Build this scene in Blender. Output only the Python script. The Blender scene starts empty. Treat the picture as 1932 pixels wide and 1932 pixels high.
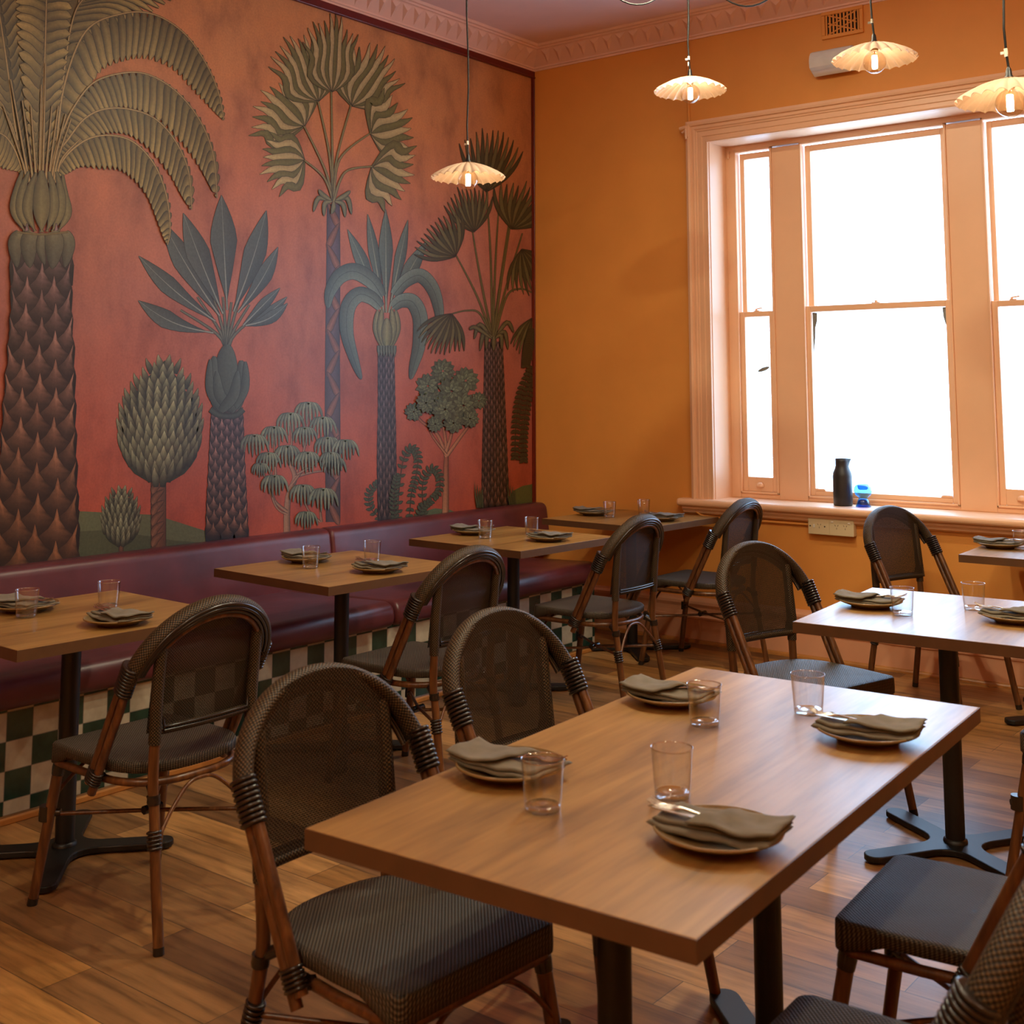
import bpy, bmesh, math, random
from mathutils import Vector, Matrix
S = bpy.context.scene
C = S.collection
R = math.radians
PI = math.pi

# ------------------------------------------------------------------ camera
cam_data = bpy.data.cameras.new('camera')
cam = bpy.data.objects.new('camera', cam_data); C.objects.link(cam)
YAW, PITCH, ROLL = -0.66905, 0.10865, -0.00115
_f = Vector((math.sin(YAW)*math.cos(PITCH), math.cos(YAW)*math.cos(PITCH), math.sin(PITCH)))
_r = Vector((math.cos(YAW), -math.sin(YAW), 0)); _u = _r.cross(_f)
_r2 = _r*math.cos(ROLL)+_u*math.sin(ROLL); _u2 = -_r*math.sin(ROLL)+_u*math.cos(ROLL)
M = Matrix((( _r2.x, _u2.x, -_f.x, 4.980), (_r2.y, _u2.y, -_f.y, -6.541), (_r2.z, _u2.z, -_f.z, 1.5), (0,0,0,1)))
cam.matrix_world = M
cam_data.sensor_fit = 'HORIZONTAL'; cam_data.sensor_width = 24
cam_data.lens = 28.48; cam_data.shift_y = -0.2492
cam_data.dof.use_dof = True; cam_data.dof.focus_distance = 5.0; cam_data.dof.aperture_fstop = 4.5
cam_data.clip_start = 0.02
S.camera = cam

# ------------------------------------------------------------------ world, exposure
wd = bpy.data.worlds.new('daylight'); S.world = wd; wd.use_nodes = True
bg = wd.node_tree.nodes['Background']
bg.inputs[0].default_value = (0.47, 0.71, 1.0, 1); bg.inputs[1].default_value = 10.0
S.view_settings.view_transform = 'Standard'; S.view_settings.look = 'None'
S.view_settings.gamma = 1; S.view_settings.exposure = 0.0; S.view_settings.use_curve_mapping = False
cy = S.cycles
cy.max_bounces = 8; cy.diffuse_bounces = 4; cy.glossy_bounces = 4; cy.transmission_bounces = 8
cy.transparent_max_bounces = 16; cy.caustics_reflective = False; cy.caustics_refractive = False
cy.sample_clamp_indirect = 4.0; cy.use_denoising = True
BULB_POWER = 125.0
GLOBE_POWER = 40.0
SPOT_POWER = 1400.0
# portal: lets the sky light find the window opening
pl = bpy.data.lights.new('window_portal', 'AREA'); pl.shape = 'RECTANGLE'; pl.size = 1.9; pl.size_y = 2.1
pl.cycles.is_portal = True
po = bpy.data.objects.new('window_portal', pl); C.objects.link(po)
po.location = (2.31, 0.33, 1.94); po.rotation_euler = (R(-90), 0, 0)

# ------------------------------------------------------------------ materials
def lin(c):
    return tuple(((x/255)/12.92 if x/255 <= .04045 else ((x/255+.055)/1.055)**2.4) for x in c)
MATS = {}
def nodes(name):
    m = bpy.data.materials.new(name); m.use_nodes = True; MATS[name] = m
    nt = m.node_tree; return m, nt, nt.nodes['Principled BSDF']
def N(nt, t, **kw):
    n = nt.nodes.new(t)
    for k, v in kw.items(): setattr(n, k, v)
    return n
def math_(nt, op, a, b=None, c=None):
    n = N(nt, 'ShaderNodeMath', operation=op)
    for i, x in enumerate((a, b, c)):
        if x is None: continue
        if isinstance(x, (int, float)): n.inputs[i].default_value = x
        else: nt.links.new(x, n.inputs[i])
    return n.outputs[0]
def coords(nt, scale=(1,1,1), kind='Object'):
    tc = N(nt, 'ShaderNodeTexCoord'); mp = N(nt, 'ShaderNodeMapping'); mp.inputs['Scale'].default_value = scale
    nt.links.new(tc.outputs[kind], mp.inputs[0]); return mp.outputs[0]
def noise(nt, vec, scale, detail=4, rough=.55):
    n = N(nt, 'ShaderNodeTexNoise'); n.inputs['Scale'].default_value = scale
    n.inputs['Detail'].default_value = detail; n.inputs['Roughness'].default_value = rough
    nt.links.new(vec, n.inputs['Vector']); return n.outputs[0]
def ramp(nt, fac, stops):
    n = N(nt, 'ShaderNodeValToRGB'); e = n.color_ramp.elements
    while len(e) < len(stops): e.new(.5)
    for el, (p, c) in zip(e, stops): el.position = p; el.color = (*c, 1)
    nt.links.new(fac, n.inputs[0]); return n.outputs[0]
def mix(nt, fac, a, b, blend='MIX'):
    n = N(nt, 'ShaderNodeMix', data_type='RGBA', blend_type=blend)
    for i, x in ((0, fac), (6, a), (7, b)):
        if isinstance(x, (int, float)): n.inputs[i].default_value = x
        elif isinstance(x, tuple): n.inputs[i].default_value = (*x, 1)
        else: nt.links.new(x, n.inputs[i])
    return n.outputs[2]
def bump(nt, b, h, strength=.3, dist=.002):
    n = N(nt, 'ShaderNodeBump'); n.inputs['Strength'].default_value = strength; n.inputs['Distance'].default_value = dist
    nt.links.new(h, n.inputs['Height']); nt.links.new(n.outputs[0], b.inputs['Normal'])
def simple(name, rgb, rough=.5, metal=0, var=.08, vs=8, bs=0, bdist=.001, bscale=200, coat=0, spec=.5):
    m, nt, b = nodes(name); c = lin(rgb)
    v = coords(nt); n = noise(nt, v, vs)
    nt.links.new(ramp(nt, n, [(.25, tuple(x*(1-var) for x in c)), (.75, tuple(min(1, x*(1+var)) for x in c))]), b.inputs['Base Color'])
    b.inputs['Roughness'].default_value = rough; b.inputs['Metallic'].default_value = metal
    b.inputs['Specular IOR Level'].default_value = spec
    if coat: b.inputs['Coat Weight'].default_value = coat; b.inputs['Coat Roughness'].default_value = .15
    if bs: bump(nt, b, noise(nt, v, bscale, 3), bs, bdist)
    return m

M_wall = simple('ochre_wall_paint', (222, 150, 70), .62, var=.05, vs=3, bs=.25, bscale=160)
M_trim = simple('peach_gloss_paint', (236, 190, 152), .38, var=.03, vs=5, bs=.1, bscale=60)
M_ceil = simple('dusty_pink_ceiling_paint', (240, 210, 206), .8, var=.05, vs=3, bs=.15, bscale=120)
M_cornice = simple('dusty_pink_plaster', (236, 194, 176), .6, var=.05, vs=6, bs=.1, bscale=100)
M_base = simple('terracotta_pink_gloss_paint', (222, 164, 128), .35, var=.04, vs=4, bs=.1, bscale=50)
M_rail = simple('oxblood_gloss_paint', (98, 22, 14), .3, var=.1)
M_black = simple('black_powder_coat', (11, 11, 12), .45, var=.1, bs=.2, bscale=500)
M_dark = simple('black_lacquer_binding', (34, 25, 20), .25, var=.2, vs=60)
M_cord = simple('black_rubber_cord', (18, 16, 14), .5)
M_brass = simple('tan_metal_collar', (150, 110, 70), .35, metal=.6)
M_steel = simple('brushed_cutlery_steel', (190, 185, 178), .22, metal=1, var=.03)
M_white = simple('white_speaker_plastic', (226, 222, 216), .5, var=.02)
M_grille = simple('grey_speaker_cloth', (206, 202, 198), .8, bs=.5, bscale=700)
M_cream = simple('cream_socket_plastic', (214, 196, 158), .35, var=.02)
M_slot = simple('dark_slot', (30, 22, 16), .8)
M_tag = simple('white_tape', (230, 224, 205), .6)
M_carafe = simple('black_stoneware', (38, 36, 38), .45, var=.25, vs=300, bs=.3, bscale=400)
M_void = simple('vent_void', (14, 10, 8), .9)

# rattan pole
m, nt, b = nodes('varnished_rattan'); M_rattan = m
v = coords(nt, (1, 1, .12)); n = noise(nt, v, 60, 5)
nt.links.new(ramp(nt, n, [(.3, lin((62, 34, 17))), (.55, lin((94, 56, 28))), (.75, lin((122, 80, 42)))]), b.inputs['Base Color'])
b.inputs['Roughness'].default_value = .33; bump(nt, b, n, .15, .001)

# woven sling fabric, UVs in metres
def weave(name, dark, light, pitch, hole=0.0, rough=.5):
    m, nt, b = nodes(name)
    tc = N(nt, 'ShaderNodeTexCoord'); sp = N(nt, 'ShaderNodeSeparateXYZ'); nt.links.new(tc.outputs['UV'], sp.inputs[0])
    k = PI/pitch
    sx = math_(nt, 'SINE', math_(nt, 'MULTIPLY', sp.outputs[0], k)); sy = math_(nt, 'SINE', math_(nt, 'MULTIPLY', sp.outputs[1], k))
    p = math_(nt, 'MULTIPLY', sx, sy)
    f = math_(nt, 'MULTIPLY_ADD', p, .5, .5)
    ob = coords(nt); bl = noise(nt, ob, 9, 3)
    col = ramp(nt, f, [(.25, lin(dark)), (.6, tuple((x+y)/2*.8 for x, y in zip(lin(dark), lin(light)))), (.9, lin(light))])
    col = mix(nt, bl, col, mix(nt, 1.0, col, (.62, .60, .60), 'MULTIPLY'))
    nt.links.new(col, b.inputs['Base Color'])
    b.inputs['Roughness'].default_value = rough; b.inputs['Specular IOR Level'].default_value = .28
    bump(nt, b, f, .8, .0016)
    if hole:
        ax = math_(nt, 'ABSOLUTE', p)
        hl = math_(nt, 'LESS_THAN', math_(nt, 'ABSOLUTE', math_(nt, 'ADD', sx, sy)), hole)
        h2 = math_(nt, 'LESS_THAN', math_(nt, 'ABSOLUTE', math_(nt, 'SUBTRACT', sx, sy)), hole)
        tr = N(nt, 'ShaderNodeBsdfTransparent'); mx = N(nt, 'ShaderNodeMixShader')
        nt.links.new(math_(nt, 'MULTIPLY', hl, h2), mx.inputs[0]); nt.links.new(b.outputs[0], mx.inputs[1]); nt.links.new(tr.outputs[0], mx.inputs[2])
        nt.links.new(mx.outputs[0], nt.nodes['Material Output'].inputs[0])
    return m
M_weave = weave('dark_woven_band', (18, 13, 9), (104, 82, 54), .0045)
M_panel = weave('open_weave_back_mesh', (19, 14, 10), (84, 67, 48), .0042, hole=.66)
M_seat = weave('woven_seat_mesh', (20, 16, 13), (112, 98, 80), .0046)

# laminate oak table top (grain along local Y)
def wood_top():
    m, nt, b = nodes('oak_laminate_top')
    v = coords(nt, (1, .16, 1)); n1 = noise(nt, v, 11, 6, .6); v2 = coords(nt, (1, .05, 1)); n2 = noise(nt, v2, 55, 4, .6)
    c1 = ramp(nt, n1, [(.3, lin((116, 82, 44))), (.5, lin((152, 112, 60))), (.72, lin((168, 128, 72)))])
    c2 = ramp(nt, n2, [(.35, (.72, .68, .64)), (.6, (1, 1, 1))])
    nt.links.new(mix(nt, .8, c1, c2, 'MULTIPLY'), b.inputs['Base Color'])
    b.inputs['Roughness'].default_value = .36; b.inputs['Coat Weight'].default_value = .12; b.inputs['Coat Roughness'].default_value = .28; bump(nt, b, n2, .12, .0006)
    return m
M_top = wood_top()
M_edge = simple('oak_laminate_edging', (88, 60, 38), .4, var=.12, vs=20)

# plank floor, planks along X
m, nt, b = nodes('timber_plank_floor'); M_floor = m
v = coords(nt)
br = N(nt, 'ShaderNodeTexBrick'); br.offset = .37; br.offset_frequency = 2
nt.links.new(v, br.inputs['Vector'])
for k_, v_ in (('Scale', 1), ('Brick Width', 1.25), ('Row Height', .148), ('Mortar Size', .0012), ('Mortar Smooth', .2), ('Bias', 0)): br.inputs[k_].default_value = v_
br.inputs['Color1'].default_value = (0, 0, 0, 1); br.inputs['Color2'].default_value = (1, 1, 1, 1); br.inputs['Mortar'].default_value = (.5, .5, .5, 1)
vg = coords(nt, (.09, 1, 1)); g1 = noise(nt, vg, 30, 6, .65); vg2 = coords(nt, (.22, 1, 1)); g2 = noise(nt, vg2, 5, 6, .6)
base = ramp(nt, br.outputs[0], [(0, lin((108, 75, 48))), (.3, lin((138, 98, 58))), (.6, lin((160, 112, 58))), (1, lin((178, 134, 86)))])
gr = ramp(nt, g1, [(.34, (.42, .38, .36)), (.47, (.85, .83, .8)), (.56, (1.05, 1.02, 1)), (.68, (1.25, 1.2, 1.15))])
gs = ramp(nt, g2, [(.34, (.52, .48, .45)), (.44, (.80, .77, .73)), (.54, (1, 1, 1)), (.7, (1.12, 1.08, 1.0))])
c_ = mix(nt, .85, base, gr, 'MULTIPLY'); c_ = mix(nt, .8, c_, gs, 'MULTIPLY')
c_ = mix(nt, br.outputs[1], c_, (.03, .02, .012))
nt.links.new(c_, b.inputs['Base Color']); b.inputs['Roughness'].default_value = .36
bump(nt, b, g1, .12, .0008)

# burgundy leather
m, nt, b = nodes('burgundy_leather'); M_leather = m
v = coords(nt); n = noise(nt, v, 5, 5); n2 = noise(nt, v, 260, 3); n3 = noise(nt, coords(nt, (1, .6, 1)), 7, 2)
nt.links.new(ramp(nt, n, [(.3, lin((74, 32, 38))), (.7, lin((98, 44, 50)))]), b.inputs['Base Color'])
b.inputs['Roughness'].default_value = .37
bump(nt, b, math_(nt, 'ADD', math_(nt, 'MULTIPLY', n2, .06), n3), .35, .008)

# checker tiles on the bench plinth (plane x = const)
m, nt, b = nodes('green_and_cream_tiles'); M_tile = m
tc = N(nt, 'ShaderNodeTexCoord'); sp = N(nt, 'ShaderNodeSeparateXYZ'); nt.links.new(tc.outputs['Object'], sp.inputs[0])
uy = math_(nt, 'MULTIPLY', math_(nt, 'ADD', sp.outputs[1], 20.084), 10.0); uz = math_(nt, 'MULTIPLY', math_(nt, 'ADD', sp.outputs[2], .923), 10.0)
par = math_(nt, 'MODULO', math_(nt, 'ADD', math_(nt, 'FLOOR', uy), math_(nt, 'FLOOR', uz)), 2.0)
fy = math_(nt, 'ABSOLUTE', math_(nt, 'SUBTRACT', math_(nt, 'FRACT', uy), .5)); fz = math_(nt, 'ABSOLUTE', math_(nt, 'SUBTRACT', math_(nt, 'FRACT', uz), .5))
gl = math_(nt, 'GREATER_THAN', math_(nt, 'MAXIMUM', fy, fz), .485)
wn = noise(nt, tc.outputs['Object'], 14, 3)
cg = ramp(nt, wn, [(.3, lin((26, 46, 38))), (.7, lin((40, 66, 54)))]); cw = ramp(nt, wn, [(.3, lin((160, 154, 136))), (.7, lin((184, 178, 160)))])
nt.links.new(mix(nt, gl, mix(nt, par, cw, cg), lin((110, 104, 92))), b.inputs['Base Color'])
nt.links.new(math_(nt, 'MULTIPLY_ADD', gl, .5, .14), b.inputs['Roughness'])
bump(nt, b, math_(nt, 'SUBTRACT', 1.0, gl), .5, .001)

# clear drinking glass, thin walled
def clear(name, tint, fmin=.04, rough=.0):
    m = bpy.data.materials.new(name); m.use_nodes = True; nt = m.node_tree; nt.nodes.remove(nt.nodes['Principled BSDF'])
    tr = N(nt, 'ShaderNodeBsdfTransparent'); tr.inputs[0].default_value = (*tint, 1)
    gl = N(nt, 'ShaderNodeBsdfGlossy'); gl.inputs['Roughness'].default_value = rough
    lw = N(nt, 'ShaderNodeLayerWeight'); lw.inputs[0].default_value = .5; mx = N(nt, 'ShaderNodeMixShader')
    nt.links.new(math_(nt, 'MULTIPLY_ADD', math_(nt, 'POWER', lw.outputs['Facing'], 3.0), .85, fmin), mx.inputs[0]); nt.links.new(tr.outputs[0], mx.inputs[1]); nt.links.new(gl.outputs[0], mx.inputs[2])
    nt.links.new(mx.outputs[0], nt.nodes['Material Output'].inputs[0]); return m
M_glass = clear('clear_tumbler_glass', (.985, .988, .99), .065)
M_bulb = clear('warm_bulb_glass', (.98, .91, .80), .09)
M_gbase = clear('thick_tumbler_base', (.96, .97, .97), .2, .04); M_grim = clear('tumbler_rim_glass', (.95, .96, .96), .34, .05)
M_blue = clear('blue_glass', (.30, .62, .95), .06, .03); M_blue2 = clear('deep_blue_glass', (.10, .36, .80), .08, .03)

# window panes
def pane_mat(name, frost):
    m = bpy.data.materials.new(name); m.use_nodes = True; nt = m.node_tree; nt.nodes.remove(nt.nodes['Principled BSDF'])
    tr = N(nt, 'ShaderNodeBsdfTransparent'); tr.inputs[0].default_value = (.96, .98, 1, 1)
    tl = N(nt, 'ShaderNodeBsdfTranslucent'); n = noise(nt, coords(nt), 30, 4)
    nt.links.new(ramp(nt, n, [(.3, (.72, .77, .80)), (.7, (.85, .88, .9))]), tl.inputs[0])
    m1 = N(nt, 'ShaderNodeMixShader'); m1.inputs[0].default_value = frost; nt.links.new(tr.outputs[0], m1.inputs[1]); nt.links.new(tl.outputs[0], m1.inputs[2])
    gl = N(nt, 'ShaderNodeBsdfGlossy'); gl.inputs['Roughness'].default_value = .1; m2 = N(nt, 'ShaderNodeMixShader'); m2.inputs[0].default_value = .04
    nt.links.new(m1.outputs[0], m2.inputs[1]); nt.links.new(gl.outputs[0], m2.inputs[2]); nt.links.new(m2.outputs[0], nt.nodes['Material Output'].inputs[0]); return m
M_pane = pane_mat('frosted_window_film', .12); M_pane2 = pane_mat('patterned_frosted_film', .3)

# lamp shade: thin porcelain, lets a little light through
m, nt, b = nodes('white_enamel_shade'); M_shade = m
nt.links.new(ramp(nt, noise(nt, coords(nt), 12), [(.3, lin((196, 166, 140))), (.7, lin((214, 186, 160)))]), b.inputs['Base Color'])
b.inputs['Roughness'].default_value = .35
m, nt, b = nodes('glowing_filament'); M_fil = m
b.inputs['Base Color'].default_value = (1, .7, .4, 1); b.inputs['Emission Color'].default_value = (1.0, .80, .54, 1)
b.inputs['Emission Strength'].default_value = BULB_POWER

# stoneware plate, napkin linen
m, nt, b = nodes('speckled_stoneware'); M_plate = m
v = coords(nt); n = noise(nt, v, 18, 4); n2 = noise(nt, v, 400, 2)
nt.links.new(mix(nt, 1.0, ramp(nt, n, [(.3, lin((96, 76, 48))), (.7, lin((136, 112, 74)))]), ramp(nt, n2, [(.35, (.7, .66, .6)), (.5, (1, 1, 1))]), 'MULTIPLY'), b.inputs['Base Color'])
b.inputs['Roughness'].default_value = .28
M_rim = simple('pale_glazed_rim', (132, 106, 68), .3, var=.1, vs=30)
m, nt, b = nodes('olive_grey_linen'); M_linen = m
v = coords(nt); n = noise(nt, v, 30, 4); wv = N(nt, 'ShaderNodeTexWave'); wv.inputs['Scale'].default_value = 420; nt.links.new(v, wv.inputs[0])
wv2 = N(nt, 'ShaderNodeTexWave', bands_direction='Y'); wv2.inputs['Scale'].default_value = 420; nt.links.new(v, wv2.inputs[0])
nt.links.new(ramp(nt, n, [(.3, lin((88, 80, 64))), (.7, lin((108, 99, 80)))]), b.inputs['Base Color'])
b.inputs['Roughness'].default_value = .9; b.inputs['Sheen Weight'].default_value = .2
bump(nt, b, math_(nt, 'MULTIPLY', wv.outputs[1], wv2.outputs[1]), .3, .0006)

# ------------------------------------------------------------------ mesh helpers
class MB:
    def __init__(s): s.v = []; s.f = []; s.uv = []; s.smooth = []
    def quad_grid(s, P, closed_u=False, closed_v=False, uvs=None, smooth=True, flip=False):
        # P[i][j]; faces between
        o = len(s.v); ni, nj = len(P), len(P[0])
        for row in P: s.v.extend([tuple(p) for p in row])
        for i in range(ni if closed_u else ni-1):
            for j in range(nj if closed_v else nj-1):
                i2, j2 = (i+1) % ni, (j+1) % nj
                q = [o+i*nj+j, o+i2*nj+j, o+i2*nj+j2, o+i*nj+j2]
                if flip: q.reverse()
                s.f.append(q); s.smooth.append(smooth)
                if uvs:
                    a, b, c, d = uvs[i][j], uvs[i+1][j], uvs[i+1][j+1], uvs[i][j+1]
                    w = [a, b, c, d]
                    if flip: w.reverse()
                    s.uv.append(w)
                else: s.uv.append([(0, 0)]*4)
        return o
    def ngon(s, pts, smooth=False, uv=None):
        o = len(s.v); s.v.extend([tuple(p) for p in pts]); s.f.append(list(range(o, o+len(pts)))); s.smooth.append(smooth)
        s.uv.append(uv if uv else [(0, 0)]*len(pts))
    def box(s, x0, x1, y0, y1, z0, z1):
        p = [(x0,y0,z0),(x1,y0,z0),(x1,y1,z0),(x0,y1,z0),(x0,y0,z1),(x1,y0,z1),(x1,y1,z1),(x0,y1,z1)]
        o = len(s.v); s.v.extend(p)
        for q in ((3,2,1,0),(4,5,6,7),(0,1,5,4),(1,2,6,5),(2,3,7,6),(3,0,4,7)):
            s.f.append([o+i for i in q]); s.smooth.append(False); s.uv.append([(0, 0)]*4)
    def prism(s, poly, z0, z1, smooth=False, tf=None):
        # poly in xy, ccw
        g = tf or (lambda x, y, z: (x, y, z))
        n = len(poly); o = len(s.v)
        s.v.extend([g(x, y, z0) for x, y in poly]); s.v.extend([g(x, y, z1) for x, y in poly])
        s.f.append([o+i for i in range(n-1, -1, -1)]); s.f.append([o+n+i for i in range(n)]); s.smooth += [False, False]
        s.uv += [[(0, 0)]*n]*2
        for i in range(n):
            j = (i+1) % n; s.f.append([o+i, o+j, o+n+j, o+n+i]); s.smooth.append(smooth); s.uv.append([(0, 0)]*4)
    def tube(s, pts, r, n=10, cap=True, ell=None, up=(0,0,1), closed=False):
        # r: number or list; ell: (a,b) multipliers for side / up axes
        P = [Vector(p) for p in pts]; m = len(P); grid = []; uv = []; L = 0; upv = Vector(up)
        prev = None
        for i in range(m):
            if closed: t = P[(i+1) % m]-P[(i-1) % m]
            else: t = P[min(i+1, m-1)]-P[max(i-1, 0)]
            t.normalize()
            if prev is None:
                a = upv-t*upv.dot(t)
                if a.length < 1e-3: a = Vector((1,0,0))-t*t.x
                a.normalize()
            elif ell: 
                a = upv-t*upv.dot(t)
                if a.length < 1e-3: a = prev
                a.normalize()
            else: a = prev-t*prev.dot(t); a.normalize()
            prev = a; b = t.cross(a)
            rr = r[i] if isinstance(r, (list, tuple)) else r
            ea, eb = ell or (1, 1)
            if i: L += (P[i]-P[i-1]).length
            grid.append([P[i]+a*(math.cos(2*PI*k/n)*rr*ea)+b*(math.sin(2*PI*k/n)*rr*eb) for k in range(n)])
            uv.append([(L, k*2*PI*rr*(ea+eb)/2/n) for k in range(n+1)])
        if closed: L += (P[0]-P[-1]).length; uv.append([(L, w[1]) for w in uv[0]])
        s.quad_grid(grid, closed_u=closed, closed_v=True, uvs=uv, flip=True)
        if cap and not closed:
            s.ngon(grid[0]); s.ngon(list(reversed(grid[-1])))
        return s
    def lathe(s, prof, n=32, c=(0,0,0), cap=True, rmod=None):
        grid = []
        for r, z in prof:
            row = []
            for k in range(n):
                a = 2*PI*k/n; rr = r*(rmod(a, r, z) if rmod else 1)
                row.append((c[0]+rr*math.cos(a), c[1]+rr*math.sin(a), c[2]+z))
            grid.append(row)
        s.quad_grid(grid, closed_v=True, flip=True)
        if cap:
            if prof[0][0] > 1e-5: s.ngon(grid[0])
            if prof[-1][0] > 1e-5: s.ngon(list(reversed(grid[-1])))
        return s
    def build(s, name, mat, parent=None, bevel=0, kind=None, recalc=False, seg=2):
        me = bpy.data.meshes.new(name); me.from_pydata(s.v, [], s.f)
        ul = me.uv_layers.new(name='UVMap'); i = 0; dat = []
        for w in s.uv: 
            for c in w: dat += [c[0], c[1]]
        ul.data.foreach_set('uv', dat)
        me.polygons.foreach_set('use_smooth', s.smooth)
        if bevel or recalc:
            bm = bmesh.new(); bm.from_mesh(me)
            if recalc: bmesh.ops.remove_doubles(bm, verts=bm.verts, dist=1e-6); bmesh.ops.recalc_face_normals(bm, faces=bm.faces)
            if bevel:
                ed = [e for e in bm.edges if len(e.link_faces) == 2 and e.calc_face_angle(0) > .6]
                bmesh.ops.bevel(bm, geom=ed, offset=bevel, segments=seg, affect='EDGES', profile=.5, clamp_overlap=True)
            bm.to_mesh(me); bm.free()
        me.materials.append(mat)
        o = bpy.data.objects.new(name, me); C.objects.link(o)
        if parent: o.parent = parent
        if kind: o['kind'] = kind
        return o
def empty(name, label=None, cat=None, group=None, loc=(0,0,0), rz=0, kind=None):
    o = bpy.data.objects.new(name, None); C.objects.link(o); o.empty_display_size = .05
    o.location = loc; o.rotation_euler = (0, 0, rz); tag(o, label, cat, group, kind); return o
def tag(o, label=None, cat=None, group=None, kind=None):
    if label: o['label'] = label
    if cat: o['category'] = cat
    if group: o['group'] = group
    if kind: o['kind'] = kind
    return o
def copy_tree(o, parent=None):
    c = o.copy(); C.objects.link(c); c.parent = parent
    for ch in list(o.children): copy_tree(ch, c)
    return c
def box(name, x0, x1, y0, y1, z0, z1, mat, parent=None, bevel=0, kind=None):
    b_ = MB(); b_.box(x0, x1, y0, y1, z0, z1); return b_.build(name, mat, parent, bevel, kind)
def catmull(P, k=8):
    P = [Vector(p) for p in P]; out = []
    for i in range(len(P)-1):
        a, b_, c, d = P[max(i-1, 0)], P[i], P[i+1], P[min(i+2, len(P)-1)]
        for j in range(k):
            t = j/k
            out.append(.5*((2*b_)+(c-a)*t+(2*a-5*b_+4*c-d)*t*t+(3*b_-a-3*c+d)*t**3))
    out.append(P[-1]); return out

# ------------------------------------------------------------------ room shell
ZC = 3.82; XR = 6.6; YB = -8.6
box('floor', -.2, XR+.2, YB-.2, .3, -.12, 0, M_floor, kind='structure')
box('ceiling', -.2, XR+.2, YB-.2, .3, ZC, ZC+.1, M_ceil, kind='structure')
box('wall_left', -.2, 0, YB-.2, .3, 0, ZC, M_wall, kind='structure')
box('wall_right', XR, XR+.2, YB-.2, .3, 0, ZC, M_wall, kind='structure')
box('wall_rear', 0, XR, YB-.2, YB, 0, ZC, M_wall, kind='structure')
WX0, WX1, WZ0, WZ1 = 1.358, 3.262, .80, 3.015      # opening
b_ = MB(); b_.box(0, WX0, 0, .3, 0, ZC); b_.box(WX1, XR, 0, .3, 0, ZC); b_.box(WX0, WX1, 0, .3, 0, WZ0); b_.box(WX0, WX1, 0, .3, WZ1, ZC)
b_.build('wall_back', M_wall, kind='structure')

# cornice with moulded triangular leaves: profile d = distance from wall, z
CB = 3.681
def cornice(name, axis, a0, a1):
    # axis 'y': runs along the left wall; 'x': along the back wall
    g = (lambda s_, d, z: (d, s_, z)) if axis == 'y' else (lambda s_, d, z: (s_, -d, z))
    prof = [(0, CB), (.008, CB), (.008, CB+.012), (.018, CB+.016), (.018, CB+.026), (.118, CB+.112), (.130, CB+.112), (.136, CB+.122), (.150, CB+.124), (.158, CB+.139), (0, CB+.139)]
    b_ = MB()
    ends = []
    for s_ in (0, 1):
        row = []
        for d, z in prof:
            if axis == 'y': row.append(g(a0 if s_ == 0 else a1-d, d, z))
            else: row.append(g(a0+d if s_ == 0 else a1, d, z))
        ends.append(row)
    b_.quad_grid(ends, smooth=False, flip=(axis == 'y'))
    o = b_.build(name, M_cornice, kind='structure', recalc=True)
    # relief: three-sided wedges on the sloping face
    w_ = MB(); p = .1; n = int(abs(a1-a0)/p)
    for i in range(n):
        s0 = (a1-.14-i*p) if axis == 'y' else (a0+.14+i*p)
        sg = -1 if axis == 'y' else 1
        A = g(s0, .022, CB+.030); B = g(s0+sg*.006, .112, CB+.107); Cc = g(s0+sg*p*.88, .112, CB+.107)
        T = g(s0+sg*p*.36, .10, CB+.074)
        for q in ((A, B, T), (B, Cc, T), (Cc, A, T)): w_.ngon(q)
    w_.build('moulded_leaves', M_cornice, o, recalc=True)
    return o
c1 = cornice('trim_1', 'y', YB, 0); c2 = cornice('trim_2', 'x', 0, XR)
# oxblood rail under the cornice and down the corner
b_ = MB(); b_.box(0, .012, YB, -.001, 3.632, 3.681); b_.tube([(.014, YB, 3.637), (.014, -.005, 3.637)], .007, 8); b_.build('trim_3', M_rail, kind='structure')
b_ = MB(); b_.box(0, .008, -.030, -.001, .74, 3.64); b_.tube([(.008, -.006, .76), (.008, -.006, 3.63)], .006, 8); b_.build('trim_4', M_rail, kind='structure')

# baseboard: tall moulded
def base_prof(name, pts_of, mat, kind='structure'):
    pass
prof = [(0, 0), (.024, 0), (.024, .135), (.030, .140), (.030, .150), (.022, .158), (.019, .178), (.024, .205), (.036, .225), (.036, .240), (.028, .252), (0, .262)]
b_ = MB(); b_.quad_grid([[(0, -d, z) for d, z in prof], [(XR, -d, z) for d, z in prof]], smooth=False); b_.build('baseboard_back', M_base, kind='structure', recalc=True)
b_ = MB(); b_.quad_grid([[(XR-d, YB, z) for d, z in prof], [(XR-d, 0, z) for d, z in prof]], smooth=False); b_.build('baseboard_right', M_base, kind='structure', recalc=True)
M_strip = simple('oak_quarter_round', (176, 118, 58), .4, var=.15, vs=20)
pr2 = [(.024, 0), (.044, 0), (.042, .010), (.036, .017), (.024, .020)]
b_ = MB(); b_.quad_grid([[(0, -d, z) for d, z in pr2], [(XR, -d, z) for d, z in pr2]], smooth=False); b_.build('trim_5', M_strip, kind='structure', recalc=True)

# ------------------------------------------------------------------ window
win = empty('window_1', kind='structure', loc=(0, 0, 0))
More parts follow.
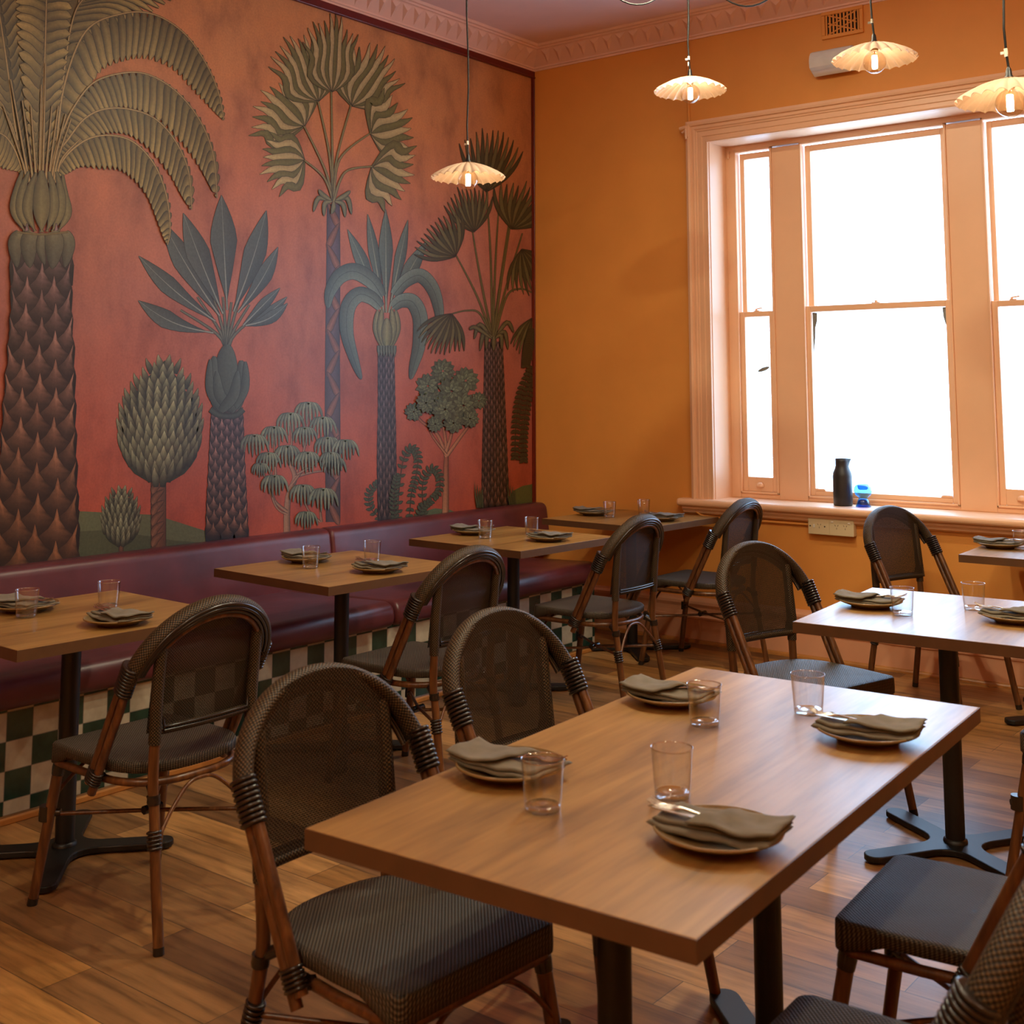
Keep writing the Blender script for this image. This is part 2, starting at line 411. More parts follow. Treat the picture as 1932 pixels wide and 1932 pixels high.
# architrave, mitred, stepped profile (inward offset d, projection p)
AX0, AX1, AZ1, AZ0 = 1.217, 3.403, 3.153, .845
pf = [(0, 0), (0, .040), (.018, .048), (.030, .044), (.034, .030), (.052, .034), (.058, .026), (.066, .026), (.070, .020), (.100, .022), (.104, .017), (.128, .018), (.134, .026), (.141, .024), (.141, 0)]
rows = []
for cx, cz, sx, sz in ((AX0, AZ0, 1, 0), (AX0, AZ1, 1, -1), (AX1, AZ1, -1, -1), (AX1, AZ0, -1, 0)):
    rows.append([(cx+sx*d, -p, cz+sz*d) for d, p in pf])
b_ = MB(); b_.quad_grid(rows, smooth=False); b_.build('architrave', M_trim, win, recalc=True)
# reveal lining
YW = .205
b_ = MB(); b_.box(WX0+.0005, WX0+.004, -.004, YW+.06, .80, WZ1); b_.box(WX1-.004, WX1-.0005, -.004, YW+.06, .80, WZ1); b_.box(WX0+.004, WX1-.004, -.004, YW+.06, WZ1-.004, WZ1-.0005)
b_.build('reveal', M_trim, win)
# sill with bull nose and apron
b_ = MB()
sp_ = [(YW+.06, .846), (-.055, .846)]+[(-.062-.021*math.sin(a), .824+.022*math.cos(a)) for a in [PI*k/8 for k in range(9)]]+[(-.052, .800), (-.050, .786), (-.040, .776), (-.034, .764), (-.012, .752), (0, .750), (0, .79), (YW+.06, .79)]
b_.prism([(y, z) for y, z in reversed(sp_)], 1.135+.02, 3.485-.02, tf=lambda a, c, h: (h, a, c))
b_.build('window_sill', M_trim, win, bevel=0, recalc=True)
b_ = MB(); nose = [(YW*0+.0, .846), (-.055, .846)]+[(-.062-.021*math.sin(a), .824+.022*math.cos(a)) for a in [PI*k/8 for k in range(9)]]+[(-.05, .802), (0, .802)]
for h0, h1 in ((1.135, 1.155), (3.465, 3.485)): b_.prism([(y, z) for y, z in reversed(nose)], h0, h1, tf=lambda a, c, h: (h, a, c))
b_.build('sill_end', M_trim, win, bevel=.006, recalc=True)
# fixed frame: flat mullions, head, bottom board
def wb(name, *a, bevel=.003, mat=M_trim, parent=win): return box(name, *a, mat, parent, bevel)
b_ = MB()
b_.box(WX0, 1.421, YW, .30, .846, WZ1); b_.box(1.674, 1.858, YW, .30, .846, 2.972); b_.box(2.738, 2.932, YW, .30, .846, 2.972); b_.box(3.185, WX1, YW, .30, .846, WZ1)
b_.box(1.421, 3.185, YW-.004, .30, 2.980, WZ1); b_.box(1.421, 1.674, YW, .30, .846, .874); b_.box(2.932, 3.185, YW, .30, .846, .874); b_.box(1.858, 2.738, YW, .30, .846, .868)
b_.build('window_frame', M_trim, win, bevel=.003)
# staff beads round each opening
b_ = MB()
for x0, x1, zb in ((1.421, 1.674, .874), (1.858, 2.738, .868), (2.932, 3.185, .874)):
    for bx0, bx1, bz0, bz1 in ((x0, x0+.012, zb, 2.980), (x1-.012, x1, zb, 2.980), (x0, x1, 2.968, 2.980), (x0, x1, zb, zb+.012)): b_.box(bx0, bx1, YW-.010, YW+.02, bz0, bz1)
b_.build('staff_bead', M_trim, win, bevel=.003)
def sash(x0, x1, z0, z1, y, st, top, bot, pm, name='sash'):
    b_ = MB(); b_.box(x0, x0+st, y, y+.038, z0, z1); b_.box(x1-st, x1, y, y+.038, z0, z1); b_.box(x0+st, x1-st, y, y+.038, z1-top, z1); b_.box(x0+st, x1-st, y, y+.038, z0, z0+bot)
    o = b_.build(name, M_trim, win, bevel=.003)
    p_ = MB(); p_.box(x0+st-.004, x1-st+.004, y+.022, y+.025, z0+bot-.004, z1-top+.004); p_.build('pane', pm, o)
    return o
for (x0, x1) in ((1.433, 1.662), (2.944, 3.173)):
    lo = sash(x0, x1, .886, 1.972, YW+.008, .033, .032, .086, M_pane2)
    up = sash(x0, x1, 1.940, 2.968, YW+.048, .030, .040, .036, M_pane)
    l_ = MB(); xm = (x0+x1)/2; l_.lathe([(.0, .0), (.026, .0), (.024, .012), (.014, .020), (0, .022)], 18, cap=False)
    l_.v = [(xm+x, YW+.006-max(0, z)*.9, .924+abs(y)*.6+z*.2) if False else (xm+x, YW+.009-z, .918+(y if y > 0 else y*.25)) for x, y, z in l_.v]
    l_.build('sash_lift', M_trim, lo)
    k_ = MB(); k_.box(xm-.022, xm+.014, YW+.012, YW+.045, 1.973, 1.979); k_.tube([(xm-.012, YW+.028, 1.977), (xm-.012, YW+.028, 1.990)], .008, 10); k_.tube([(xm-.012, YW+.026, 1.988), (xm+.030, YW+.020, 1.993)], .0045, 8)
    k_.build('sash_lock', M_trim, lo)
lo = sash(1.870, 2.726, .880, 1.990, YW+.008, .030, .036, .030, M_pane)
up = sash(1.870, 2.726, 1.955, 2.968, YW+.048, .036, .040, .034, M_pane)
k_ = MB(); k_.box(2.27, 2.32, YW+.012, YW+.045, 1.991, 1.996); k_.tube([(2.295, YW+.028, 1.995), (2.295, YW+.028, 2.008)], .010, 10); k_.build('sash_lock', M_trim, lo)
for sx, x_ in ((1, 1.902), (-1, 2.694)):   # sash horns / glazing blocks at the lower corners
    h_ = MB(); h_.prism([(x_, .910), (x_+sx*.060, .910), (x_+sx*.060, .918), (x_+sx*.05, .922), (x_, .922)][::sx], 0, .012, tf=lambda a, c, h: (a, YW+.004+h, c)); h_.build('glazing_block', M_trim, lo)
# peeled leaf-shaped spot in the frosting of the narrow sash
sp_ = MB(); sp_.ngon([(1.575+.040*math.cos(a), YW+.028, 1.620+.012*math.sin(a)+.012*math.cos(a)) for a in [2*PI*k/16 for k in range(16)]])
sp_.build('peeled_spot', simple('grimy_film_spot', (120, 118, 112), .8, var=.4, vs=120), win)
M_film = MATS['grimy_film_spot']
for pts in ([(1.902, 1.952), (1.932, 1.950), (1.930, 1.90), (1.918, 1.86), (1.916, 1.80), (1.908, 1.74), (1.902, 1.70)], [(2.694, 1.952), (2.672, 1.950), (2.676, 1.90), (2.686, 1.86), (2.694, 1.84)]):
    sp_ = MB(); sp_.ngon([(x, YW+.028, z) for x, z in pts]); sp_.build('peeled_edge', M_film, win)
# small blind brackets left on the frame
def bracket(name, x, y, z, label):
    b_ = MB(); b_.box(x-.004, x+.018, y-.012, y, z-.06, z+.012); b_.tube([(x-.034, y-.016, z-.004), (x+.008, y-.014, z+.002)], .011, 10); b_.tube([(x-.022, y-.010, z-.03), (x-.004, y-.010, z-.02)], .007, 8); b_.tube([(x+.010, y-.020, z-.01), (x+.014, y-.024, z-.075)], .006, 8)
    return tag(b_.build(name, M_trim, None, bevel=.001), label, 'bracket')
bracket('blind_bracket', 1.222, -.044, 3.115, 'small peach painted blind bracket screwed to the outer corner of the window architrave')
b_ = MB(); b_.tube([(1.385, YW-.010, 2.985), (1.385, YW-.012, 2.935)], .006, 8); b_.box(1.379, 1.391, YW-.012, YW, 2.945, 2.975)
tag(b_.build('curtain_hook', M_trim), 'tiny painted hook inside the top corner of the window recess', 'hook')

# painted conduit beside the architrave
b_ = MB(); b_.tube([(1.2245, -.009, 3.68), (1.2245, -.009, 3.16)], .0085, 10); b_.tube([(1.204, -.007, 3.12), (1.205, -.007, .86)], .0055, 8)
cd = tag(b_.build('cable_conduit', M_wall), 'thin ochre painted conduit running down the wall beside the window architrave', 'pipe')
for z in (1.78, 1.10, 2.5):
    k_ = MB(); k_.box(1.196, 1.214, -.014, 0, z-.004, z+.004); k_.build('clip', M_wall, cd, bevel=.001)
b_ = MB(); b_.tube(catmull([(1.21, -.02, .79), (1.25, -.03, .765), (1.29, -.014, .745), (1.5, -.010, .738), (1.95, -.010, .738), (1.96, -.010, .738)], 5), .008, 8)
tag(b_.build('cable_duct', M_wall), 'thin painted cable running below the window sill to the sockets', 'cable')

# sockets under the sill
def outlet(name, x0, x1, label, kind):
    t = empty(name, label, 'power outlet', 'power sockets under the window sill', loc=(x0, 0, .692))
    w = x1-x0; h = .088
    b_ = MB(); b_.box(0, w, -.034, 0, 0, h); b_.build('backing_box', M_cream, t, bevel=.003)
    b_ = MB(); b_.box(-.001, w+.001, -.042, -.034, -.001, h+.001); b_.build('face_plate', M_cream, t, bevel=.003)
    cs = [.066] if kind else [.042, .092]
    for cx in cs:
        b_ = MB()
        for dx, dz, a in ((-.008, .010, .5), (.008, .010, -.5), (0, -.006, 0)):
            p_ = [Vector((math.cos(a)*x-math.sin(a)*z, 0, math.sin(a)*x+math.cos(a)*z))+Vector((cx+dx, 0, h*.5+dz)) for x, z in ((-.0012, -.0048), (.0012, -.0048), (.0012, .0048), (-.0012, .0048))]
            b_.ngon([(p.x, -.0424, p.z) for p in p_])
        b_.build('socket', M_slot, t)
    sw = [(.035, .045, .010, .018)] if kind else [(.018, .072, .013, .007), (.115, .070, .013, .007)]
    for cx, cz, a, c in sw:
        b_ = MB(); b_.box(cx-a/2, cx+a/2, -.047, -.041, cz-c/2, cz+c/2); b_.build('switch', M_white, t, bevel=.0015)
    if kind:
        for cx in (.012, .098):
            b_ = MB(); b_.tube([(cx, -.043, h*.5), (cx, -.041, h*.5)], .004, 10); b_.build('screw', M_slot, t)
    return t
outlet('power_outlet', 1.966, 2.090, 'cream single power socket with one switch, under the window sill, nearer the room corner', True)
outlet('power_outlet', 2.092, 2.232, 'cream double power socket with two switches, beside the single socket under the sill', False)

# wall vent
t = empty('air_vent', 'ochre painted plaster air vent with pierced slots, high on the window wall', 'vent', loc=(2.119, 0, 3.519))
w, h = .252, .162
b_ = MB()
for x0, x1, z0, z1 in ((0, w, 0, .022), (0, w, h-.022, h), (0, .022, .022, h-.022), (w-.022, w, .022, h-.022)): b_.box(x0, x1, -.018, 0, z0, z1)
b_.build('frame', M_wall, t, bevel=.004)
b_ = MB(); b_.box(.02, w-.02, -.003, -.001, .02, h-.02); b_.build('backing', M_void, t)
b_ = MB()
for i in range(10):
    x = .03+i*(w-.06)/9.0; b_.box(x-.0045, x+.0045, -.012, -.004, .022, h-.022)
for s_ in (-1, 1):
    for q in (-.035, .035):
        p0 = Vector((w/2-.085, 0, h/2+q-s_*.045)); p1 = Vector((w/2+.085, 0, h/2+q+s_*.045)); b_.tube([(p0.x, -.009, max(.024, min(h-.024, p0.z))), (p1.x, -.009, max(.024, min(h-.024, p1.z)))], .0048, 6)
b_.build('grille', M_wall, t, bevel=0)

# wall speaker
t = empty('wall_speaker', 'white wedge-shaped loudspeaker mounted on the wall above the window', 'speaker', loc=(2.215, 0, 3.36))
b_ = MB(); b_.tube([(0, 0, 0), (0, -.05, 0)], .012, 10); b_.box(-.03, .03, -.008, 0, -.04, .04); b_.build('bracket', M_white, t, bevel=.002)
poly = [(-.145, -.045), (-.11, -.165), (.11, -.165), (.145, -.045)]
b_ = MB(); b_.prism([(-.075, -.045), (-.045, -.12)] + [(.0-.045+.09*k/6, -.12-.010*math.sin(PI*k/6)) for k in range(1, 6)] + [(.05, -.115), (.075, -.045)], -.13, .13, tf=lambda a, c, hh: (hh, c, a*1.0))
sp_o = b_.build('cabinet', M_white, t, bevel=.006, recalc=True); sp_o.rotation_euler = (R(-8), 0, 0)
b_ = MB(); b_.prism([(-.058, -.1), (-.045, -.124)]+[(-.045+.09*k/6, -.124-.010*math.sin(PI*k/6)) for k in range(1, 6)]+[(.046, -.122), (.06, -.1)], -.122, .122, tf=lambda a, c, hh: (hh, c, a)); g_o = b_.build('grille', M_grille, t, recalc=True); g_o.rotation_euler = (R(-8), 0, 0)

#MURAL_BEGIN
# ------------------------------------------------------------------ palm mural (flat printed wallpaper on the left wall)
m, nt, b = nodes('printed_mural_ground'); M_mural = m
v = coords(nt); sp = N(nt, 'ShaderNodeSeparateXYZ'); nt.links.new(v, sp.inputs[0])
g = math_(nt, 'DIVIDE', math_(nt, 'SUBTRACT', sp.outputs[2], .74), 2.94)
n1 = noise(nt, v, 1.6, 6, .6); n2 = noise(nt, coords(nt, (1, 1, .6)), 5, 5, .6); n3 = noise(nt, v, 90, 2)
gg = math_(nt, 'ADD', g, math_(nt, 'MULTIPLY', math_(nt, 'SUBTRACT', n1, .5), .35))
c0 = ramp(nt, gg, [(0.0, lin((164, 72, 48))), (.14, lin((160, 80, 62))), (.42, lin((160, 98, 86))), (.62, lin((172, 104, 80))), (.8, lin((186, 120, 76))), (1, lin((196, 136, 88)))])
c0 = mix(nt, .8, c0, ramp(nt, n2, [(.3, (.52, .46, .50)), (.5, (.92, .90, .9)), (.7, (1.12, 1.08, 1.02))]), 'MULTIPLY')
c0 = mix(nt, .35, c0, ramp(nt, n3, [(.35, (.75, .75, .75)), (.65, (1.15, 1.15, 1.15))]), 'MULTIPLY')
nt.links.new(c0, b.inputs['Base Color']); b.inputs['Roughness'].default_value = .46; bump(nt, b, n3, .12, .001)
m, nt, b = nodes('printed_mural_motif'); M_print = m
at_ = N(nt, 'ShaderNodeAttribute', attribute_name='Col'); v = coords(nt); n2 = noise(nt, v, 70, 4, .7)
nt.links.new(mix(nt, .6, at_.outputs['Color'], ramp(nt, n2, [(.3, (.68, .68, .68)), (.7, (1.2, 1.2, 1.2))]), 'MULTIPLY'), b.inputs['Base Color'])
b.inputs['Roughness'].default_value = .42; bump(nt, b, n2, .15, .001)

MM = ((3.42079905e-4, -2.97264871e-5, -.93262898), (2.70554011e-4, 3.67875724e-5, .50060781), (-4.97750140e-7, -4.33568210e-4, .31898454))
def art(u, v):
    # homography: drawing sheet units -> (y, z) on the wall
    dx, dy, dz = (r_[0]*u+r_[1]*v+r_[2] for r_ in MM); t = -4.98041/dx
    return -6.54083+t*dy, 1.5+t*dz
class Paint:
    def __init__(s, x0=.0008): s.v = []; s.f = []; s.c = []; s.x = x0
    def up(s, k=1): s.x += 2.2e-5*k
    def nudge(s): s.x += 5e-6
    def add(s, u, v, c):
        y, z = art(u, v); s.v.append((s.x, y, max(.70, min(3.632, z)))); s.c.append((*lin([max(0, min(255, q)) for q in c]), 1)); return len(s.v)-1
    def strip(s, P, W, c0, c1=None, edge=.62, ol=0, olc=(38, 30, 22), two=None, nl=0):
        c1 = c1 or c0
        if ol:
            s.strip(P, [w+ol for w in W], olc, olc, 1.0); s.up()
        n = len(P); rows = []
        for i in range(n):
            a = P[max(i-1, 0)]; b_ = P[min(i+1, n-1)]; dx, dy = b_[0]-a[0], b_[1]-a[1]; L = math.hypot(dx, dy) or 1; nx_, ny_ = -dy/L, dx/L
            t = i/(n-1); tc = t if not nl else max(0, min(1, (t-nl)/(.86-nl)))**1.3
            c = [p*(1-tc)+q*tc for p, q in zip(c0, c1)]; e = [p*edge for p in c]; e2 = [p*(two or edge) for p in c]
            w = W[i]; p = P[i]
            rows.append((s.add(p[0]+nx_*w, p[1]+ny_*w, e), s.add(p[0], p[1], c), s.add(p[0]-nx_*w, p[1]-ny_*w, e2)))
        for r0, r1 in zip(rows, rows[1:]):
            s.f.append((r0[0], r0[1], r1[1], r1[0])); s.f.append((r0[1], r0[2], r1[2], r1[1]))
    def poly(s, P, c):
        cx = sum(p[0] for p in P)/len(P); cy_ = sum(p[1] for p in P)/len(P); o = s.add(cx, cy_, c); k = [s.add(p[0], p[1], c) for p in P]
        for i in range(len(k)): s.f.append((o, k[i], k[(i+1) % len(k)]))
    def build(s, name, parent):
        me = bpy.data.meshes.new(name); me.from_pydata(s.v, [], s.f)
        ca = me.color_attributes.new('Col', 'FLOAT_COLOR', 'POINT'); ca.data.foreach_set('color', [q for c in s.c for q in c])
        me.materials.append(M_print); o = bpy.data.objects.new(name, me); C.objects.link(o); o.parent = parent
        bm = bmesh.new(); bm.from_mesh(me)
        for f_ in bm.faces:
            if f_.normal.x < 0: f_.normal_flip()
        bm.to_mesh(me); bm.free(); return o
def c2(P, k=6): return [(p.x, p.y) for p in catmull([(a, b_, 0) for a, b_ in P], k)]
def samp(L, t):
    x = t*(len(L)-1); i = min(int(x), len(L)-2); f = x-i
    return (L[i][0]*(1-f)+L[i+1][0]*f, L[i][1]*(1-f)+L[i+1][1]*f)
def lens(n, p=.8): return [max(0, math.sin(PI*(i/(n-1))))**p for i in range(n)]
rn = random.Random(5)
# ground of the mural
mural = empty('wall_mural', 'terracotta wall mural of stylised palms and trees above the leather bench', 'mural', loc=(0, 0, 0))
b_ = MB(); b_.box(.0002, .0006, YB+.01, -.028, .70, 3.634); b_.build('printed_ground', M_mural, mural)

def trunk(p, L, Rr, v0, v1, ncol, pitch, c_t, c_b, h=1.5, dark=(34, 24, 20), tip=1.25, ov=.5, ol=.9, jag=.12):
    lf = lambda v: samp(L, (v-v0)/(v1-v0))[0] if True else 0
    rf = lambda v: samp(Rr, (v-v0)/(v1-v0))[0]
    # background fill
    p.strip([((lf(v)+rf(v))/2, v) for v in [v0+(v1-v0)*i/10 for i in range(11)]], [(rf(v)-lf(v))/2 for v in [v0+(v1-v0)*i/10 for i in range(11)]], dark, dark, 1.0); p.up()
    k = 0; v = v0
    while v < v1+pitch*.6:
        t = min(1, max(0, (v-v0)/(v1-v0))); vv = min(v, v1); l, r = lf(vv), rf(vv); w = (r-l)/ncol; hh = pitch*h*(1+.25*t)
        cc = [a*(1-t)+b_*t for a, b_ in zip(c_t, c_b)]
        for j in range(ncol+1 if k % 2 else ncol):
            u = l+(j+(0 if k % 2 else .5))*w; u += rn.uniform(-.05, .05)*w
            lean = 0
            if u <= l+.05*w: u = l+.22*w; lean = -.22*w
            if u >= r-.05*w: u = r-.22*w; lean = .22*w
            P = [(u, v+hh*.35), (u, v), (u, v-hh*.22), (u+lean*.2, v-hh*.38), (u+lean*.5, v-hh*.54), (u+lean*.8, v-hh*.74), (u+lean*1.2, v-hh)]
            vr = rn.uniform(.86, 1.12); a = [q*vr*.36 for q in cc]; z_ = [q*vr*tip*1.12 for q in cc]
            W = [w*ov*.85, w*ov*.95, w*ov, w*ov*.80, w*ov*.40, w*ov*.13, 0]
            if u < l+.3*w or u > r-.3*w: W = [x*.6 for x in W]
            p.strip(P, [x+ol for x in W], [q*.25 for q in cc], [q*.3 for q in cc], 1.0)
            p.x += 1e-5; p.strip(P, W, a, z_, .46, two=.74, nl=.18); p.x -= 1e-5
        p.up(1); v += pitch*(1+.25*t); k += 1
def artichoke(p, cx, v0, v1, prof, pitch, wd, c, dark):
    # prof(t) half width; leaves point up
    n = 14; p.strip([(cx(t/n), v0+(v1-v0)*t/n) for t in range(n+1)], [prof(t/n)*.93 for t in range(n+1)], dark, dark, 1.0); p.up()
    k = 0; v = v0+pitch
    while v < v1+pitch*.2:
        t = (v-v0)/(v1-v0); hw = prof(min(1, t)); m_ = max(1, round(2*hw/wd)); x0 = cx(t)
        for j in range(m_+(k % 2)):
            q = ((j+(.0 if k % 2 else .5))/m_*2-1) if m_ > 0 else 0
            q = max(-.93, min(.93, q)); u = x0+q*hw; sp2 = q*wd*.45; h = pitch*(1.55+.5*t); b0 = -abs(q)**2*pitch*.8
            w = wd*.52*(1-.35*abs(q)); vr = rn.uniform(.85, 1.12)*(1.0-.18*abs(q))
            P = [(u-sp2*.3, v+b0+h*.28), (u, v+b0-h*.10), (u+sp2*.5, v+b0-h*.42), (u+sp2, v+b0-h*.74), (u+sp2*1.25, v+b0-h)]
            W = [w*.55, w, w*.86, w*.42, 0]
            p.strip(P, [x+.6 for x in W], [x*.28 for x in c], [x*.3 for x in c], 1.0); p.x += 1e-5
            p.strip(P, W, [x*.34*vr for x in c], [x*1.22*vr for x in c], .74, two=.95); p.x -= 1e-5
        p.up(); v += pitch; k += 1
def leaf(p, base, tip, w, c, bend=0, mid=(128, 134, 128), stem=0, peak=.55):
    n = 11; dx, dy = tip[0]-base[0], tip[1]-base[1]; P = []
    for i in range(n):
        t = i/(n-1); o = bend*math.sin(PI*t); L = math.hypot(dx, dy); P.append((base[0]+dx*t-dy/L*o, base[1]+dy*t+dx/L*o))
    W = [w*((t/peak)**.8 if t < peak else (1-((t-peak)/(1-peak))**1.6)) for t in [max(.0, (i/(n-1)-stem)/(1-stem)) for i in range(n)]]
    W = [max(x, 1.2) if i < n-1 else 0 for i, x in enumerate(W)]
    p.strip(P, W, [q*.82 for q in c], c, .80, .8, tuple(q*.35 for q in c), two=1.08); p.up(); p.strip(P, [max(.3, 1.5*(1-i/(n-1))) for i in range(n)], mid, mid, .9); p.up()
def frond(p, S_, E_, n, c, rib=(176, 150, 98), wd=1.0, bulge=.0, t0=.0, t1=1.0, rw=2.0, skip=0):
    S2 = c2(S_, 8); E2 = c2(E_, 8)
    for i in range(n):
        t = t0+(t1-t0)*(i+.5)/n; a = samp(S2, t); e = samp(E2, t); a2 = samp(S2, min(1, t+1/n)); sp_ = math.hypot(a2[0]-a[0], a2[1]-a[1])
        e2 = samp(E2, min(1, t+1/n)); sp2 = math.hypot(e2[0]-e[0], e2[1]-e[1]); w = max(1.2, (sp_+sp2)/2*.56*wd)
        dx, dy = e[0]-a[0], e[1]-a[1]; L = math.hypot(dx, dy) or 1; P = []
        for k in range(8):
            q = k/7; o = bulge*L*math.sin(PI*q); P.append((a[0]+dx*q-dy/L*o, a[1]+dy*q+dx/L*o))
        W = [w*x for x in (.55, .9, 1, 1, 1, .95, .75, .15)]; vr = rn.uniform(.88, 1.1)
        p.strip(P, [x+1.0 for x in W], [q*.28 for q in c], [q*.26 for q in c], 1.0); p.x += 1e-5
        p.strip(P, W, [q*.74*vr for q in c], [q*1.14*vr for q in c], .50, two=.84); p.x -= 1e-5
        p.x += 1.6e-5
    p.up(2); p.strip(S2, [rw*(1-.7*i/len(S2)) for i in range(len(S2))], rib, rib, .7, .6, (70, 55, 30)); p.up(2)
def fan(p, base, ang, L, spread, n, cl, cd, wob=.10, olc=(44, 40, 24), thin=1):
    ang = R(ang); spread = R(spread)
    for i in range(n):
        q = (i/(n-1)*2-1) if n > 1 else 0; a = ang+spread*q; l = L*(1-.30*abs(q)**1.5)*rn.uniform(.92, 1.06); P = []
        F_ = (0, .42, .70, .84, .84, .78, .76, .82, .94, 1.04) if wob > .06 else (0, .20, .38, .54, .66, .76, .84, .90, .95, 1.0)
        for k in range(10):
            t = k/9; r_ = l*t; lat = L*math.tan(spread)*q*F_[k]+wob*l*.35*math.sin(2*PI*t+q)*t
            P.append((base[0]+math.cos(ang)*r_-math.sin(ang)*lat, base[1]-math.sin(ang)*r_-math.cos(ang)*lat))
        w = (L*math.tan(spread)*2/n*.50+.8)*thin; W = [w*x for x in (.12, .45, .72, .9, 1, 1, .9, .66, .35, 0)]
        c = cl if i % 2 else cd; p.strip(P, W, [x*.85 for x in c], c, .86, .7, olc); p.up()
def arc_leaflets(p, S_, n, l, w, c, stemc, both=True, grow=0):
    S2 = c2(S_, 8); p.strip(S2, [1.1]*len(S2), stemc, stemc, .9); p.up()
    for i in range(n):
        t = (i+.5)/n; a = samp(S2, t); b2 = samp(S2, min(1, t+.02)); d = math.atan2(b2[1]-a[1], b2[0]-a[0])
        for sg in ((-1, 1) if both else (1,)):
            e = d+sg*R(58); ll = l*(1-.35*abs(t-.4)); P = [(a[0]+math.cos(e)*ll*k/5, a[1]+math.sin(e)*ll*k/5) for k in range(6)]
            p.strip(P, [w*x for x in (.2, .8, 1, .9, .55, 0)], c, [x*1.1 for x in c], .8, .5, [x*.4 for x in c])
    p.up()
OL = (142, 124, 74)
# --- rolling ground
p = Paint(.00075)
p.poly([(-60, 968), (60, 964), (140, 964), (283, 971), (313, 978), (392, 1003), (392, 1075), (-60, 1110)], (88, 92, 66)); p.up()
p.poly([(-60, 1003), (140, 1003), (200, 1000), (283, 1012), (330, 1020), (392, 1024), (392, 1075), (-60, 1110)], (70, 74, 52)); p.up()
p.build('painted_hill', mural); p = Paint(.00075)
p.poly([(770, 985), (790, 968), (820, 959), (850, 962), (868, 972), (868, 985)], (84, 96, 70)); p.up()
p.build('painted_hill', mural); p = Paint(.00075)
p.poly([(955, 945), (968, 926), (985, 917), (1010, 912), (1010, 960), (955, 960)], (80, 86, 46))
p.build('painted_hill', mural)
# --- big feather palm
p = Paint(.0010)
p.poly([(-200, -200), (230, -200), (240, 20), (150, 140), (130, 210), (118, 262), (40, 262), (-20, 240), (-200, 230)], (92, 78, 44)); p.up()
DK = (132, 112, 68)
for k, (bx, ty, dx) in enumerate([(-60, 250, -80), (-20, 180, -60), (20, 120, -30)]):
    frond(p, [(60, 330), (30+dx*.2, 240), (bx, ty), (bx-70, ty-60)], [(66, 318), (10+dx*.3, 290), (bx-30, ty+70), (bx-110, ty+30)], 20, DK, bulge=.08)
for sp3, en3, bl in (([(46, 330), (30, 240), (14, 120), (-4, 0), (-14, -60)], [(52, 300), (52, 190), (44, 70), (30, -40), (16, -110)], -.12), ([(44, 330), (28, 240), (12, 120), (-6, 0), (-16, -60)], [(26, 300), (0, 200), (-20, 90), (-40, -30), (-50, -100)], .12),
    ([(108, 330), (118, 240), (134, 120), (146, 30), (150, -60)], [(128, 290), (146, 190), (178, 100), (200, 30), (214, -50)], -.14)):
    frond(p, sp3, en3, 24, (128, 112, 68), bulge=bl)
frond(p, [(46, 335), (36, 290), (20, 235), (0, 203), (-40, 180)], [(44, 322), (22, 312), (-8, 300), (-40, 280), (-90, 260)], 15, OL, bulge=-.06)
frond(p, [(44, 335), (34, 300), (18, 268), (0, 252), (-40, 240)], [(40, 322), (22, 322), (0, 318), (-26, 312), (-60, 300)], 12, OL, bulge=-.06)
frond(p, [(98, 320), (112, 200), (134, 46), (165, -10), (240, -60)], [(116, 262), (172, 150), (235, 62), (310, 8), (380, -30)], 26, OL, bulge=-.16, wd=1.0)
frond(p, [(104, 300), (118, 170), (160, 60), (230, 26), (290, 28), (345, 62), (385, 116), (410, 172), (421, 226)], [(118, 270), (150, 200), (186, 138), (232, 116), (276, 112), (325, 132), (362, 170), (396, 205), (420, 228)], 34, OL, bulge=-.04)
frond(p, [(70, 320), (74, 230), (82, 110), (86, 0), (88, -60)], [(62, 300), (44, 190), (32, 70), (28, -10), (24, -90)], 22, OL, bulge=.14)
frond(p, [(76, 320), (78, 230), (83, 110), (86, 0), (88, -60)], [(96, 280), (112, 190), (128, 90), (134, 0), (140, -90)], 22, OL, bulge=-.14)
frond(p, [(92, 335), (104, 280), (120, 240), (136, 205), (170, 160), (215, 141), (270, 139), (325, 168), (372, 222), (400, 290), (408, 374)], [(104, 320), (122, 290), (140, 262), (168, 225), (196, 212), (232, 206), (268, 216), (318, 248), (356, 290), (386, 335), (405, 372)], 42, OL, bulge=-.05)
frond(p, [(98, 335), (108, 290), (126, 264), (156, 226), (192, 207), (240, 206), (290, 224), (330, 268), (354, 325), (360, 396)], [(110, 326), (130, 305), (150, 285), (186, 258), (216, 252), (250, 260), (286, 290), (318, 330), (340, 368), (356, 394)], 34, OL, bulge=-.05)
frond(p, [(102, 338), (112, 310), (134, 283), (168, 261), (210, 256), (252, 270), (290, 312), (312, 370), (319, 432), (314, 462)], [(112, 332), (126, 328), (152, 316), (188, 320), (222, 322), (250, 340), (276, 372), (292, 410), (304, 445), (313, 462)], 32, OL, bulge=-.05)
p.up(3)
for bx, tx, ty in ((50, 4, 200), (54, 18, 150), (60, 40, 190), (66, 56, 200), (72, 76, 160), (78, 84, 120), (84, 96, 200), (90, 108, 200), (95, 122, 215), (99, 132, 225), (103, 150, 262)):
    P = c2([(bx, 345), (bx+(tx-bx)*.25, 300), (tx, ty)], 8); p.strip(P, [2.4-1.4*i/len(P) for i in range(len(P))], (172, 146, 94), (160, 134, 84), .7, .6, (70, 55, 30)); p.up()
GB = (128, 118, 78)
